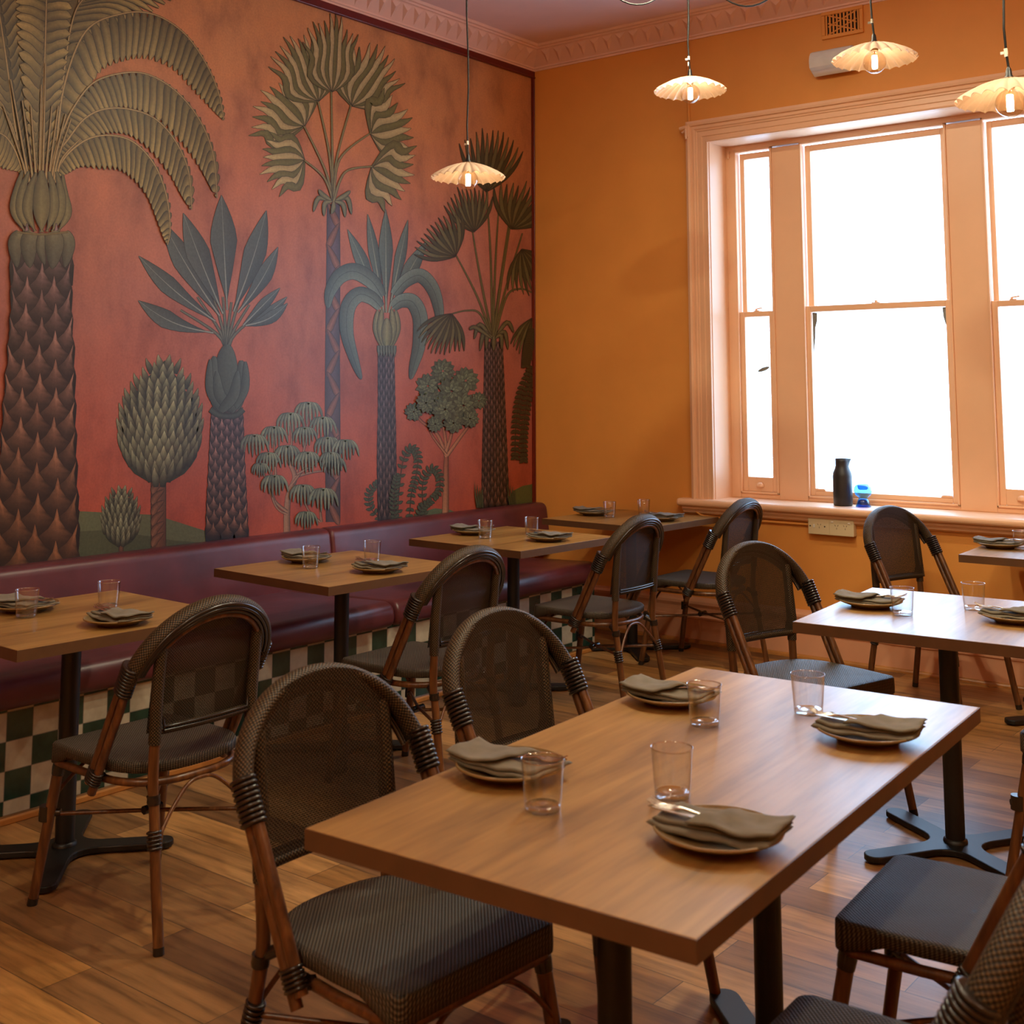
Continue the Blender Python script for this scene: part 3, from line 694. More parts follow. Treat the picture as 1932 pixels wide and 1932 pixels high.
for P, w in (([(40, 322), (30, 360), (26, 400), (44, 436)], 8), ([(116, 330), (120, 370), (124, 405), (108, 436)], 8), ([(52, 324), (40, 360), (38, 402), (54, 437)], 9), ([(104, 324), (112, 362), (110, 404), (96, 437)], 9),
             ([(66, 326), (54, 360), (50, 400), (64, 437)], 9), ([(90, 324), (98, 360), (98, 402), (86, 437)], 9), ([(76, 322), (76, 352), (76, 400), (76, 438)], 15)):
    Q = c2(P, 6); n = len(Q); p.strip(Q, [w*(.1+.95*math.sin(PI*min(1, .12+.95*i/(n-1))**1.6)) if i < n-1 else w*.3 for i in range(n)], [q*.8 for q in GB], GB, .6, .9, (40, 36, 24), two=.8); p.up()
trunk(p, [(22, 490), (24, 600), (17, 700), (9, 800), (2, 900), (-3, 1000), (-8, 1090)], [(131, 490), (127, 600), (133, 700), (134, 800), (136, 900), (139, 1000), (141, 1090)], 490, 1090, 2, 25, (104, 82, 84), (108, 70, 46), h=2.75, dark=(36, 24, 20), ov=.57)
for P, w in (([(36, 438), (26, 462), (30, 505)], 13), ([(118, 438), (126, 462), (120, 505)], 13), ([(58, 438), (52, 462), (54, 506)], 16), ([(94, 438), (100, 462), (96, 508)], 18), ([(76, 440), (74, 470), (82, 500)], 8)):
    Q = c2(P, 6); n = len(Q); p.strip(Q, [w*(math.sin(PI*(.15+.85*i/(n-1))))**.8 for i in range(n)], (118, 112, 84), (72, 74, 66), .62, .9, (38, 32, 28), two=.9); p.up()
p.strip(c2([(30, 438), (52, 441), (76, 443), (100, 441), (126, 438)], 4), [2]*17, (120, 104, 66), (120, 104, 66), .6)
p.build('painted_feather_palm', mural)
# --- broad-leaved palm (second)
p = Paint(.0012); BL = (76, 84, 84)
for bx, P in ((415, None),): pass
for dx, tx, ty in ((-7, 340, 585), (-4, 372, 560), (-2, 402, 560), (0, 420, 560), (2, 436, 570), (5, 452, 560), (7, 470, 575), (9, 492, 590)):
    Q = c2([(426+dx*.8, 700), (426+dx*1.1, 640), (tx, ty)], 6); p.strip(Q, [3.6-2.2*i/len(Q) for i in range(len(Q))], (92, 96, 84), (104, 104, 88), .7, .7, (34, 36, 34)); p.up()
for base, tip, w, bd, stem in (((402, 628), (260, 567), 17, -12, .1), ((406, 606), (261, 483), 17, -6, .05), ((470, 612), (541, 560), 9, 4, 0), ((458, 614), (528, 543), 10, 0, 0), ((463, 614), (542, 572), 11, 9, 0),
                                ((414, 596), (306, 418), 21, -4, .05), ((448, 590), (524, 466), 15, 6, .05), ((420, 592), (345, 402), 22, -2, .08), ((440, 588), (502, 397), 21, 4, .05), ((428, 585), (417, 368), 25, 0, .12)):
    leaf(p, base, tip, w, BL, bd, stem=stem)
trunk(p, [(400, 785), (397, 850), (394, 920), (391, 975), (389, 1020)], [(456, 785), (458, 850), (460, 920), (463, 975), (466, 1020)], 785, 1020, 3, 10.5, (104, 78, 76), (98, 68, 54), h=2.6, dark=(24, 17, 17), tip=1.5, ov=.56)
for P, w in (([(428, 650), (426, 700), (428, 760)], 22), ([(404, 672), (400, 720), (412, 772)], 12), ([(454, 680), (456, 720), (444, 772)], 12), ([(396, 678), (396, 735), (420, 778)], 8), ([(462, 682), (460, 735), (432, 780)], 8), ([(408, 700), (414, 745), (440, 775)], 10), ([(448, 700), (440, 745), (416, 775)], 10)):
    Q = c2(P, 6); n = len(Q); p.strip(Q, [w*(math.sin(PI*(.04+.80*i/(n-1))))**.8 for i in range(n)], (70, 78, 72), (62, 68, 60), .72, .9, (26, 30, 28), two=1.1); p.up()
p.strip(c2([(396, 772), (412, 783), (430, 785), (446, 783), (458, 772)], 4), [5]*17, (66, 72, 62), (66, 72, 62), .6, .8); p.up()
p.build('painted_broadleaf_palm', mural)
# --- artichoke trees
for (nm, cx0, lean, v0, v1, hw, pitch, wd, tc) in (('a', 300, 10, 680, 910, 80, 14.5, 15, (285, 312, 905, 1034)), ('b', 227, 3, 922, 1030, 36, 8.8, 9.5, (224, 232, 1028, 1045))):
    p = Paint(.0012); l, r, a, c_ = tc
    p.strip([((l+r)/2, a-6), ((l+r)/2, (a+c_)/2), ((l+r)/2, c_)], [(r-l)/2]*3, (116, 76, 56), (104, 64, 44), .7, 1, (40, 26, 20)); p.up()
    if nm == 'a':
        for k in range(6):
            y = 918+k*20; p.strip(c2([(l+2, y+14), (l+8, y), (r-3, y-14)], 5), [0, 3, 5, 6, 6, 6, 6, 5, 4, 2, 0], (134, 92, 66), (104, 66, 48), .7, .8, (44, 28, 22)); p.up()
    PT = ((0, 0), (.05, .14), (.2, .52), (.35, .80), (.5, .95), (.65, 1), (.8, .94), (.92, .68), (1, .26))
    def pr(t, hw=hw):
        for (a, u_), (b2, v_) in zip(PT, PT[1:]):
            if t <= b2: return hw*(u_+(v_-u_)*(max(0, t)-a)/(b2-a))
        return hw*.2
    artichoke(p, lambda t, cx0=cx0, lean=lean: cx0+lean*(1-t)**2, v0, v1, pr, pitch, wd, (138, 138, 108), (44, 48, 36))
    p.build('painted_artichoke_tree', mural)
# --- tall fan palm with spiral trunk
p = Paint(.0011)
Ls = [(617, 385), (616, 500), (614, 650), (613, 800), (615, 985)]; Rs_ = [(640, 385), (641, 500), (640, 650), (641, 800), (641, 985)]
p.strip([((a[0]+b2[0])/2, a[1]) for a, b2 in zip(Ls, Rs_)], [(b2[0]-a[0])/2 for a, b2 in zip(Ls, Rs_)], (92, 74, 88), (84, 62, 60), .7, .8, (34, 26, 30)); p.up()
for k in range(15):
    y = 405+k*40; s_ = 1 if k % 2 else -1
    p.strip(c2([(628-s_*11, y+26), (628-s_*3, y+6), (628+s_*11, y-24)], 5), [0, 2.5, 4.5, 6, 6.5, 6, 6, 5, 4, 2, 0], (146, 92, 66), (120, 76, 64), .66, .7, (40, 28, 30)); p.up()
for x, y, a, L, s_ in ((573, 239, 140, 104, 36), (574, 303, 187, 86, 34), (599, 192, 113, 138, 22), (661, 199, 60, 124, 27), (698, 251, 20, 80, 40), (701, 314, -24, 84, 38), (624, 174, 91, 148, 18)):
    fan(p, (x, y), a, L, s_, 11 if L > 100 else 9, (186, 166, 118), (112, 106, 62), wob=.09)
for x, y, cx_, cy_ in ((573, 239, 612, 320), (574, 303, 610, 335), (599, 192, 620, 290), (624, 174, 626, 300), (661, 199, 634, 300), (698, 251, 640, 300), (701, 314, 650, 325)):
    Q = c2([(x, y), (cx_, cy_), (628, 380)], 8); p.strip(Q, [1.2+1.2*i/len(Q) for i in range(len(Q))], (138, 126, 78), (128, 118, 78), .7, .5, (60, 52, 30)); p.up()
for P in ([(624, 380), (600, 374), (590, 400)], [(632, 380), (654, 374), (662, 405)], [(626, 380), (612, 384), (610, 408)], [(630, 380), (646, 386), (650, 410)], [(628, 380), (628, 392), (624, 404)], [(624, 378), (608, 368), (600, 358)], [(632, 378), (648, 370), (660, 360)]):
    Q = c2(P, 5); n = len(Q); p.strip(Q, [4.2*x for x in lens(n, .7)], (128, 122, 82), (110, 110, 80), .65, .6, (44, 40, 26)); p.up()
p.build('painted_fan_palm', mural)
# --- drooping-leaf palm (third)
p = Paint(.0012); GL = (86, 98, 92)
trunk(p, [(714, 664), (714, 760), (712, 860), (714, 985)], [(742, 664), (744, 760), (746, 860), (746, 985)], 664, 985, 3, 10, (100, 86, 92), (92, 70, 62), h=2.3, dark=(36, 30, 36), tip=1.3, ov=.56)
for tip, w, b0 in (((655, 433), 12, 3), ((805, 455), 14, -4), ((693, 404), 10, 0), ((769, 415), 10, 0), ((727, 395), 13, 0)): leaf(p, (728+(tip[0]-728)*.12, 590), tip, w, GL, b0, mid=(130, 138, 120), stem=.12)
def arch_leaf(P, w):
    Q = c2(P, 7); n = len(Q); p.strip(Q, [w*(math.sin(PI*(.12+.88*(i/(n-1))**.9)))**.6 if i < n-1 else 0 for i in range(n)], [q*1.1 for q in GL], [q*.9 for q in GL], .72, .8, (34, 42, 44), two=1.15); p.up()
    p.strip(Q, [.6]*n, (60, 70, 70), (60, 70, 70), 1.0); p.up()
arch_leaf([(720, 560), (700, 530), (668, 512), (640, 522), (622, 552), (618, 582)], 15); arch_leaf([(742, 556), (765, 530), (792, 520), (816, 545), (828, 590), (824, 630)], 13)
arch_leaf([(718, 580), (700, 562), (676, 556), (656, 580), (654, 628), (668, 680), (681, 716)], 14); arch_leaf([(740, 580), (756, 568), (778, 570), (792, 600), (790, 650), (780, 690), (774, 716)], 14)
for P, w in (([(712, 585), (710, 620), (720, 655)], 6), ([(746, 585), (748, 620), (738, 655)], 6), ([(720, 583), (717, 620), (724, 657)], 6), ([(738, 583), (741, 620), (734, 657)], 6), ([(729, 600), (729, 630), (729, 656)], 9)):
    Q = c2(P, 6); n = len(Q); p.strip(Q, [w*(.12+math.sin(PI*(i/(n-1)))**.8) for i in range(n)], (130, 126, 92), (120, 122, 86), .62, .7, (44, 46, 36)); p.up()
for k in range(7):
    x = 714+k*5; p.strip([(x, 652), (x, 662), (x, 674)], [3, 3, 0], (92, 100, 92), (100, 106, 92), .7, .5)
p.build('painted_drooping_palm', mural)
# --- fan palm at the corner
p = Paint(.0011); FC, FD = (104, 98, 62), (70, 66, 40)
trunk(p, [(915, 655), (913, 760), (911, 850), (909, 955)], [(947, 655), (951, 760), (955, 850), (959, 955)], 655, 955, 4, 8, (92, 72, 70), (84, 58, 46), h=2.3, dark=(24, 17, 17), tip=1.4, ov=.56)
for x, y, cx_, cy_ in ((917, 357, 925, 480), (959, 425, 945, 520), (891, 437, 905, 520), (858, 478, 900, 560), (985, 440, 955, 540), (940, 400, 934, 500), (966, 400, 950, 500)):
    Q = c2([(x, y), (cx_, cy_), (929, 640)], 8); p.strip(Q, [1.0+1.4*i/len(Q) for i in range(len(Q))], (104, 96, 56), (96, 88, 52), .7, .4, (44, 38, 24)); p.up()
for P in ([(929, 640), (905, 592), (880, 586), (852, 592)], [(932, 640), (955, 560), (980, 545), (1004, 552)]):
    Q = c2(P, 8); p.strip(Q, [2.0-1.0*i/len(Q) for i in range(len(Q))], (98, 92, 58), (98, 92, 58), .7, .4, (44, 38, 24)); p.up()
for x, y, a, L, s_ in ((984, 470, -70, 88, 30), (917, 362, 84, 122, 26), (964, 432, 66, 92, 34), (893, 438, 100, 90, 27), (858, 484, 128, 80, 36), (851, 592, -112, 82, 30), (1003, 600, -95, 80, 24)):
    fan(p, (x, y), a, L, s_, 13, FC, FD, wob=.05, olc=(40, 32, 20), thin=.62)
for P in ([(928, 640), (904, 612), (893, 640)], [(932, 640), (955, 608), (968, 628)], [(928, 640), (912, 628), (904, 662)], [(932, 640), (950, 626), (957, 660)], [(928, 636), (918, 634), (916, 660)], [(934, 636), (944, 634), (945, 660)], [(930, 634), (930, 646), (930, 662)], [(928, 640), (896, 618), (884, 622)]):
    Q = c2(P, 5); n = len(Q); p.strip(Q, [3.8*x for x in lens(n, .7)], (108, 102, 70), (88, 84, 60), .62, .6, (36, 32, 24)); p.up()
for P in ([(1004, 690), (982, 740), (972, 800), (970, 865)], [(1006, 710), (992, 760), (986, 820), (986, 870)], [(1004, 620), (994, 660), (990, 690)]): arc_leaflets(p, P, 20, 12, 3.2, (58, 50, 30), (60, 48, 30))
for bx in (903, 965): 
    for k in range(4): p.strip([(bx+k*3-4, 958), (bx+k*4-8, 935-k*3), (bx+k*5-10, 905+k*6)], [2, 1.4, 0], (66, 70, 44), (76, 80, 50), .8)
p.build('painted_corner_fan_palm', mural)
# --- round-headed leafy tree
p = Paint(.0012)
for P, w in (([(840, 970), (841, 900), (842, 850)], 6), ([(842, 862), (825, 820), (795, 795), (780, 775)], 3.0), ([(842, 855), (838, 815), (826, 780)], 3.0), ([(843, 860), (868, 825), (885, 800), (890, 770)], 3.0), ([(842, 850), (852, 815), (850, 780)], 3.0), ([(842, 858), (815, 822), (808, 800)], 2)):
    Q = c2(P, 6); p.strip(Q, [w*(1-.5*i/len(Q)) for i in range(len(Q))], (176, 122, 90), (130, 74, 54), .62, .7, (66, 34, 26), two=.9); p.up()
for i, (x, y, r_) in enumerate([(835, 700, 24), (878, 718, 26), (806, 728, 24), (902, 756, 17), (779, 777, 18), (817, 760, 24), (850, 738, 28), (872, 765, 26), (853, 798, 20), (884, 790, 18), (818, 800, 16), (836, 772, 26), (800, 760, 20)]):
    for ring, (rr, n, sc) in enumerate(((1.0, 13, .8), (.78, 11, .95), (.5, 8, 1.1), (.28, 5, 1.2))):
        for k in range(n):
            a = 2*PI*(k+.5*ring)/n+rn.uniform(-.15, .15); L = r_*rr; s0 = r_*rr*.25
            P = [(x+math.cos(a)*(s0+(L-s0)*q), y+math.sin(a)*(s0+(L-s0)*q)) for q in (0, .25, .5, .75, 1)]
            vr = rn.uniform(.85, 1.12); c = [q*sc*vr for q in (104, 112, 84)]; w = r_*rr*.26
            p.strip(P, [w*.4, w*.95, w, w*.6, 0], [q*.62 for q in c], c, .8, .5, (34, 40, 32), two=1.05); p.nudge()
        p.up()
p.build('painted_round_tree', mural)
# --- shrub with drooping tufts
p = Paint(.0012); BR = (150, 112, 88)
for P, w in (([(541, 1012), (541, 965), (545, 930), (556, 900), (545, 870), (541, 850)], 6), ([(541, 965), (518, 945), (510, 915), (512, 890)], 2.6), ([(541, 970), (520, 955), (500, 900), (484, 880)], 2.0), ([(556, 900), (585, 892), (612, 888)], 2.2), ([(550, 915), (575, 880), (579, 862)], 2), ([(545, 870), (550, 830), (547, 800)], 2), ([(560, 890), (575, 840), (581, 780)], 2), ([(606, 985), (604, 960), (608, 935)], 2.2), ([(604, 985), (580, 960), (572, 930)], 1.6), ([(560, 895), (600, 870), (617, 840)], 1.8), ([(520, 900), (518, 860), (516, 822)], 1.8)):
    Q = c2(P, 6); p.strip(Q, [w*(1-.5*i/len(Q)) for i in range(len(Q))], BR, [q*.9 for q in BR], .62, .6, (60, 34, 30), two=1.0); p.up()
for (x, y, r_) in [(581, 775, 25), (547, 795, 25), (608, 802, 24), (516, 820, 24), (574, 820, 22), (479, 836, 25), (617, 840, 24), (650, 845, 24), (541, 856, 24), (579, 868, 24), (505, 868, 22), (628, 876, 22), (490, 884, 16), (516, 912, 24), (570, 930, 24), (608, 938, 26), (576, 978, 20), (622, 866, 20)]:
    n = 8
    for k in sorted(range(n), key=lambda k: -abs(k-(n-1)/2)):
        q = (k/(n-1)*2-1); P = c2([(x, y-r_*.45), (x+q*r_*.52, y-r_*(.62-.10*abs(q))), (x+q*r_*.92, y-r_*.05), (x+q*r_*(.98+.12*math.sin(k*2)), y+r_*(.55+.55*(1-abs(q))+.15*math.sin(k*3)))], 4)
        m_ = len(P); vr = rn.uniform(.85, 1.15); c = [t*vr for t in (122, 128, 104)]
        p.strip(P, [r_*.105*s_ for s_ in lens(m_, .7)], c, [t*.8 for t in c], .68, .5, (40, 50, 46), two=1.1)
        p.up(.5)
    p.up()
p.build('painted_tufted_shrub', mural)
# --- curling ferns
p = Paint(.0011)
for P, n in (([(726, 985), (700, 960), (696, 930), (712, 912)], 11), ([(750, 985), (752, 930), (760, 870), (775, 846), (788, 862), (784, 900), (776, 930), (772, 975)], 26), ([(800, 975), (796, 930), (800, 900), (815, 884), (828, 898), (828, 925), (818, 938)], 18), ([(745, 985), (742, 940), (748, 900)], 12), ([(786, 985), (794, 960), (812, 945)], 8)):
    arc_leaflets(p, P, n, 11.5, 2.9, (66, 74, 54), (76, 56, 40))
p.build('painted_fern', mural)
#MURAL_END

# ------------------------------------------------------------------ bench
bench = empty('banquette_bench', 'long burgundy leather banquette with a green and cream tiled base below the palm mural', 'bench', loc=(0, 0, 0))
Y0 = -7.4; Y1 = -.56
b_ = MB(); b_.box(.004, .86, Y0, Y1, .0, .40); b_.build('tiled_base', M_tile, bench, bevel=.002)
b_ = MB(); b_.box(.861, .878, Y0, Y1, .0, .022); b_.build('toe_strip', M_strip, bench, bevel=.004)
b_ = MB(); b_.box(.861, .866, Y0, Y1, .022, .030); b_.build('metal_edge', M_steel, bench)
def cushion(name, prof, y0, y1, rnd=.03):
    # prof: closed loop in (x,z); ends rounded by shrinking about the centroid
    b_ = MB(); cx = sum(p[0] for p in prof)/len(prof); cz = sum(p[1] for p in prof)/len(prof)
    rows = []; K = 6; L = y1-y0
    ys = [(y0+rnd*(1-math.cos(PI/2*k/K)), 1-0, math.sin(PI/2*k/K)) for k in range(K+1)]
    ys += [(y0+rnd+(L-2*rnd)*k/8, 1, 1) for k in range(1, 8)]
    ys += [(y1-rnd*(1-math.cos(PI/2*k/K)), 1, math.sin(PI/2*k/K)) for k in range(K, -1, -1)]
    w = max(p[0] for p in prof)-min(p[0] for p in prof); h = max(p[1] for p in prof)-min(p[1] for p in prof)
    for y, _, s_ in ys:
        kx = 1-2*rnd*(1-s_)/w; kz = 1-2*rnd*(1-s_)/h
        rows.append([(cx+(x-cx)*kx, y, cz+(z-cz)*kz) for x, z in prof])
    b_.quad_grid(rows, closed_v=True); b_.ngon(rows[0]); b_.ngon(rows[-1][::-1])
    return b_.build(name, M_leather, bench, recalc=True)
def rounded(pts, r, k=5):
    out = []; n = len(pts)
    for i in range(n):
        p = Vector(pts[i]); a = (Vector(pts[i-1])-p); c = (Vector(pts[(i+1) % n])-p)
        rr = r[i] if isinstance(r, (list, tuple)) else r
        A = p+a.normalized()*rr; B = p+c.normalized()*rr
        for j in range(k+1):
            t = j/k; q = A*(1-t)**2+p*2*t*(1-t)+B*t*t; out.append((q.x, q.y))
    return out
seatp = rounded([(.10, .402), (.885, .388), (.915, .44), (.89, .492), (.10, .478)], [.01, .03, .045, .06, .01])
seatp = rounded([(.10, .40), (.90, .385), (.905, .505), (.10, .478)], [.01, .045, .075, .01], 7)
backp = rounded([(.004, .44), (.15, .44), (.105, .758), (.004, .758)], [.01, .02, .045, .02], 6)
for y0, y1 in ((Y0, -4.9), (-4.9, -2.262), (-2.262, Y1)): cushion('seat_cushion', seatp, y0+.001, y1-.001, .028)
for y0, y1 in ((Y0, -4.8), (-4.8, -1.94), (-1.94, -.003)): cushion('back_cushion', backp, y0+.001, y1-.001, .022)

# ------------------------------------------------------------------ tables
def base_outline(L=.345, w=.037, fil=.09):
    pts = []
    for q in range(4):
        a = PI/2*q; ca, sa = math.cos(a), math.sin(a)
        arm = [(fil+w*.6, -w)] + [(L-w+w*math.sin(t), -w*math.cos(t)) for t in [PI*k/8 for k in range(9)]] + [(fil+w*.6, w)]
        # fillet to next arm
        c0 = Vector((fil+w*.6, w)); c2 = Vector((w, fil+w*.6)); c1 = Vector((w*1.15, w*1.15))
        arm += [tuple(c0*(1-t)**2+c1*2*t*(1-t)+c2*t*t) for t in (.2, .4, .6, .8)]
        pts += [(ca*x-sa*y, sa*x+ca*y) for x, y in arm]
    return pts
def pedestal(parent, x, y, rot):
    b_ = MB(); o = base_outline(); ca, sa = math.cos(rot), math.sin(rot)
    P = [(ca*px-sa*py, sa*px+ca*py) for px, py in o]
    b_.prism(P, .006, .026); q = b_.build('cross_base', M_black, parent, bevel=.004, recalc=True); q.location = (x, y, 0)
    b_ = MB()
    for k in range(4):
        a = rot+PI/2*k; b_.lathe([(.016, 0), (.016, .008)], 12, c=(math.cos(a)*.31, math.sin(a)*.31, 0))
    f = b_.build('glide', M_black, q)
    b_ = MB(); b_.lathe([(.031, .024), (.031, .716)], 28); p = b_.build('post', M_black, parent, recalc=False); p.location = (x, y, 0)
    b_ = MB(); b_.lathe([(.039, .024), (.038, .034), (.032, .038)], 28); c = b_.build('collar', M_black, p)
    b_ = MB(); b_.box(-.12, .12, -.12, .12, .708, .716); d = b_.build('mounting_plate', M_black, parent); d.location = (x, y, 0)
def table(label, cx, cy, w, d, rz, peds, rot):
    t = empty('cafe_table', label, 'table', 'wood-topped cafe tables', loc=(cx, cy, 0), rz=R(rz))
    b_ = MB(); b_.box(-w/2+.0015, w/2-.0015, -d/2+.0015, d/2-.0015, .717, .752); b_.build('table_top', M_top, t, bevel=.0015)
    b_ = MB(); e = [(-w/2, -d/2), (w/2, -d/2), (w/2, d/2), (-w/2, d/2)]
    i_ = [(-w/2+.003, -d/2+.003), (w/2-.003, -d/2+.003), (w/2-.003, d/2-.003), (-w/2+.003, d/2-.003)]
    for k in range(4):
        j = (k+1) % 4; b_.prism([e[k], e[j], i_[j], i_[k]], .7175, .7512)
    b_.build('edge_band', M_edge, t)
    for (x, y) in peds: pedestal(t, x, y, rot)
    return t
table('square bench table nearest the big palm trunk, at the cut-off left side', 1.262, -4.195, .74, .775, -2, [(0, 0)], R(50))
table('square bench table standing second along the leather bench from the big palm trunk', 1.142, -2.852, .74, .775, -3, [(0, 0)], R(48))
table('square bench table third along the leather bench, near the end of its seat', 1.084, -1.605, .74, .755, -2.5, [(0, 0)], R(44))
table('square table tucked into the room corner past the end of the bench seat', 1.030, -.425, .745, .735, -2, [(0, 0)], R(46))
table('long rectangular table for four closest to the camera', 3.677, -4.290, .742, 1.487, 3.3, [(0, -.335), (0, .335)], R(44))
table('square table behind the long table, its pale top glaring with window light', 3.535, -2.375, .76, .82, 4.4, [(0, 0)], R(53))
table('square table under the window sill at the cut-off right side', 3.432, -.468, .75, .755, 2.5, [(0, 0)], R(48))

# ------------------------------------------------------------------ rattan bistro chair (faces +Y)
def seat_outline(k=1.0, n=6):
    # front is straight with small corners, back is a full curve
    pts = []
    W, F = .212, .222
    pts += [(W-.0, F-.03), ]
    front = [(W-.03+.03*math.cos(a), F-.03+.03*math.sin(a)) for a in [PI/2*i/n for i in range(n+1)]]
    frontl = [(-x, y) for x, y in reversed(front)]
    back = []
    for i in range(1, 24):
        a = PI+PI*i/24
        ex = 2/2.6
        cx_ = math.copysign(abs(math.cos(a))**ex, math.cos(a)); cy_ = math.copysign(abs(math.sin(a))**ex, math.sin(a))
        back.append((W*cx_*1.0, -.02+.205*cy_))
    side_l = [(-W-.002, .12), (-W-.003, .05), (-W, -.0)]
    side_r = [(W, -.0), (W+.003, .05), (W+.002, .12)]
    P = front+frontl+side_l+back+side_r
    return [(x*k, y*k) for x, y in P]
def rings(b_, A, B, n, ra, rb, up, r=.0040):
    A, B, up = Vector(A), Vector(B), Vector(up); d = (B-A).normalized(); a = (up-d*up.dot(d)).normalized(); c = d.cross(a)
    for i in range(n):
        p = A+(B-A)*(i+.5)/n
        b_.tube([p+a*(ra*math.cos(2*PI*k/14))+c*(rb*math.sin(2*PI*k/14)) for k in range(14)], r, 6, closed=True)
    b_.tube([A, B], 1.0, 14, ell=(ra-.001, rb-.001), up=tuple(a))
def make_chair():
    root = empty('bistro_chair', 'x', 'chair', 'rattan bistro chairs with woven mesh seats')
    # seat
    O = seat_outline(); b_ = MB(); rows = []; uv = []
    zs = [(.0, .428, .90), (.0, .426, .965), (0, .431, .998), (0, .446, 1.0), (0, .4625, .996), (0, .4675, .982), (0, .4685, .92), (0, .467, .7), (0, .464, .4), (0, .463, .15), (0, .463, .02)]
    for _, z, k in zs:
        rows.append([(x*k, y*k, z if z > .45 else z+(.012 if y < .12 else .012-.03*min(1, (y-.12)/.08))) for x, y in O]); uv.append([(x*k+ (z-.45 if k > .94 else 0), y*k+(z-.45 if k > .94 else 0)) for x, y in O+[O[0]]])
    b_.quad_grid(rows, closed_v=True, uvs=uv, flip=True); b_.ngon([(x*.9, y*.9, .440) for x, y in reversed(O)])
    b_.ngon([(x*.02, y*.02, .463) for x, y in O])
    b_.build('seat', M_seat, root, recalc=False)
    # seat rail hoop
    b_ = MB(); b_.tube([(x*.93, y*.955, .412) for x, y in O], .0115, 8, closed=True); b_.build('seat_frame', M_rattan, root)
    # front legs
    def foot(p, q, parent):
        a, c = Vector(p), Vector(q); d = (c-a).normalized()
        k_ = MB(); k_.tube([a, a+d*.022], .0150, 12); k_.build('foot_tip', M_dark, parent)
    for s in (-1, 1):
        A, B = (s*.215, .268, 0), (s*.186, .192, .424)
        d = (Vector(B)-Vector(A)).normalized()
        b_ = MB(); b_.tube([Vector(A)+d*.02, Vector(A)*.5+Vector(B)*.5, B], [.0145, .0155, .0165], 12); l = b_.build('leg', M_rattan, root); foot(A, B, l)
        b_ = MB(); k_ = [Vector(B)+(Vector(A)-Vector(B)).normalized()*t for t in (-.0, .01, .02, .03, .04, .05)]; b_.tube(k_, [.0185, .0195, .0185, .0195, .0185, .0178], 12); b_.build('binding', M_dark, root)
    # rear legs with uprights
    for s in (-1, 1):
        P = catmull([(s*.178, -.292, .02), (s*.172, -.262, .20), (s*.164, -.238, .345), (s*.163, -.226, .42), (s*.166, -.232, .53)], 5)
        b_ = MB(); b_.tube(P, [.0148]*len(P), 12); l = b_.build('leg', M_rattan, root); foot((s*.178, -.294, 0), P[1], l)
        P = catmull([(s*.166, -.232, .53), (s*.168, -.240, .66), (s*.168, -.252, .78), (s*.166, -.258, .815)], 5)
        b_ = MB(); b_.tube(P, .0175, 12); b_.build('upright_sleeve', M_weave, root)
        for z0, z1, y, x, r in ((.372, .396, -.232, .164, .0185), (.372, .396, -.232, .164, .0185),):
            pass
        b_ = MB(); b_.tube([(s*.164, -.2335, .370), (s*.164, -.233, .378), (s*.164, -.232, .386), (s*.164, -.231, .394)], [.0175, .0190, .0175, .0190], 12); b_.tube([(s*.164, -.235, .385), (s*.150, -.195, .408)], .012, 8); b_.build('binding', M_dark, root)
        pts = [(s*.1690, -.2495-.0095*0-.0016*k, .262+.007*k) for k in range(9)]; pts = [(s*(.1705-.0006*k), -.2535+.0018*k, .255+.007*k) for k in range(8)]
        b_ = MB(); rings(b_, pts[0], pts[-1], 5, .0172, .0172, (1, 0, 0), .0042); b_.build('binding', M_dark, root)
    # back mesh panel
    nx, nz = 16, 20; rows = []; uv = []
    def yb(x, z): return -.2115-.128*(z-.56)-.017*(1-(x/.18)**2)*max(0, 1-max(0, (z-.56)/.34)**3)
    def top(x): return .702+.2055*math.sqrt(max(0, 1-(x/.243)**2))
    for i in range(nz+1):
        row = []; ur = []
        for j in range(nx+1):
            x = -.1795+.359*j/nx; z = .556+(top(x)-.556)*i/nz
            row.append((x, yb(x, z), z)); ur.append((x, z))
        rows.append(row); uv.append(ur)
    b_ = MB(); b_.quad_grid(rows, uvs=uv);
    b_.build('backrest', M_panel, root)
    b_ = MB(); P = [(x, yb(x, .562)-.010, .562) for x in [-.170+.340*k/12 for k in range(13)]]; b_.tube(P, .013, 10); b_.build('lower_rail', M_weave, root)
    b_ = MB(); P = [(x, yb(x, .565)-.026, .573) for x in [-.145+.29*k/12 for k in range(13)]]; b_.tube([(P[0][0]-.004, P[0][1]+.003, .600)]+P+[(P[-1][0]+.004, P[-1][1]+.003, .600)], .0042, 8)
    b_.tube([(x, y-.0, z-.010) for x, y, z in P], .0042, 8); b_.build('lower_trim', M_dark, root)
    # woven arch
    def arch(a, dr=0, dy=0):
        c, s_ = math.cos(a), math.sin(a)
        return ((.232-dr)*c, -.192-.096*max(0, s_)**.9+dy, .700+(.196-dr)*s_)
    A = [arch(PI*k/40) for k in range(41)]
    b_ = MB(); b_.tube(A, .0195, 14, ell=(1.35, .90), up=(0, 1, .25)); b_.build('arch_band', M_weave, root)
    b_ = MB()
    for dr, dy in ((.006, -.0275), (.016, -.0260), (.026, -.0210)): b_.tube([arch(PI*(.03+.94*k/40), dr, dy) for k in range(41)], .0060, 8)
    b_.build('arch_trim', M_dark, root)
    b_ = MB(); b_.tube([arch(PI*(.17+.66*k/32), .036, -.012) for k in range(33)], .0085, 8); b_.build('inner_rod', M_rattan, root)
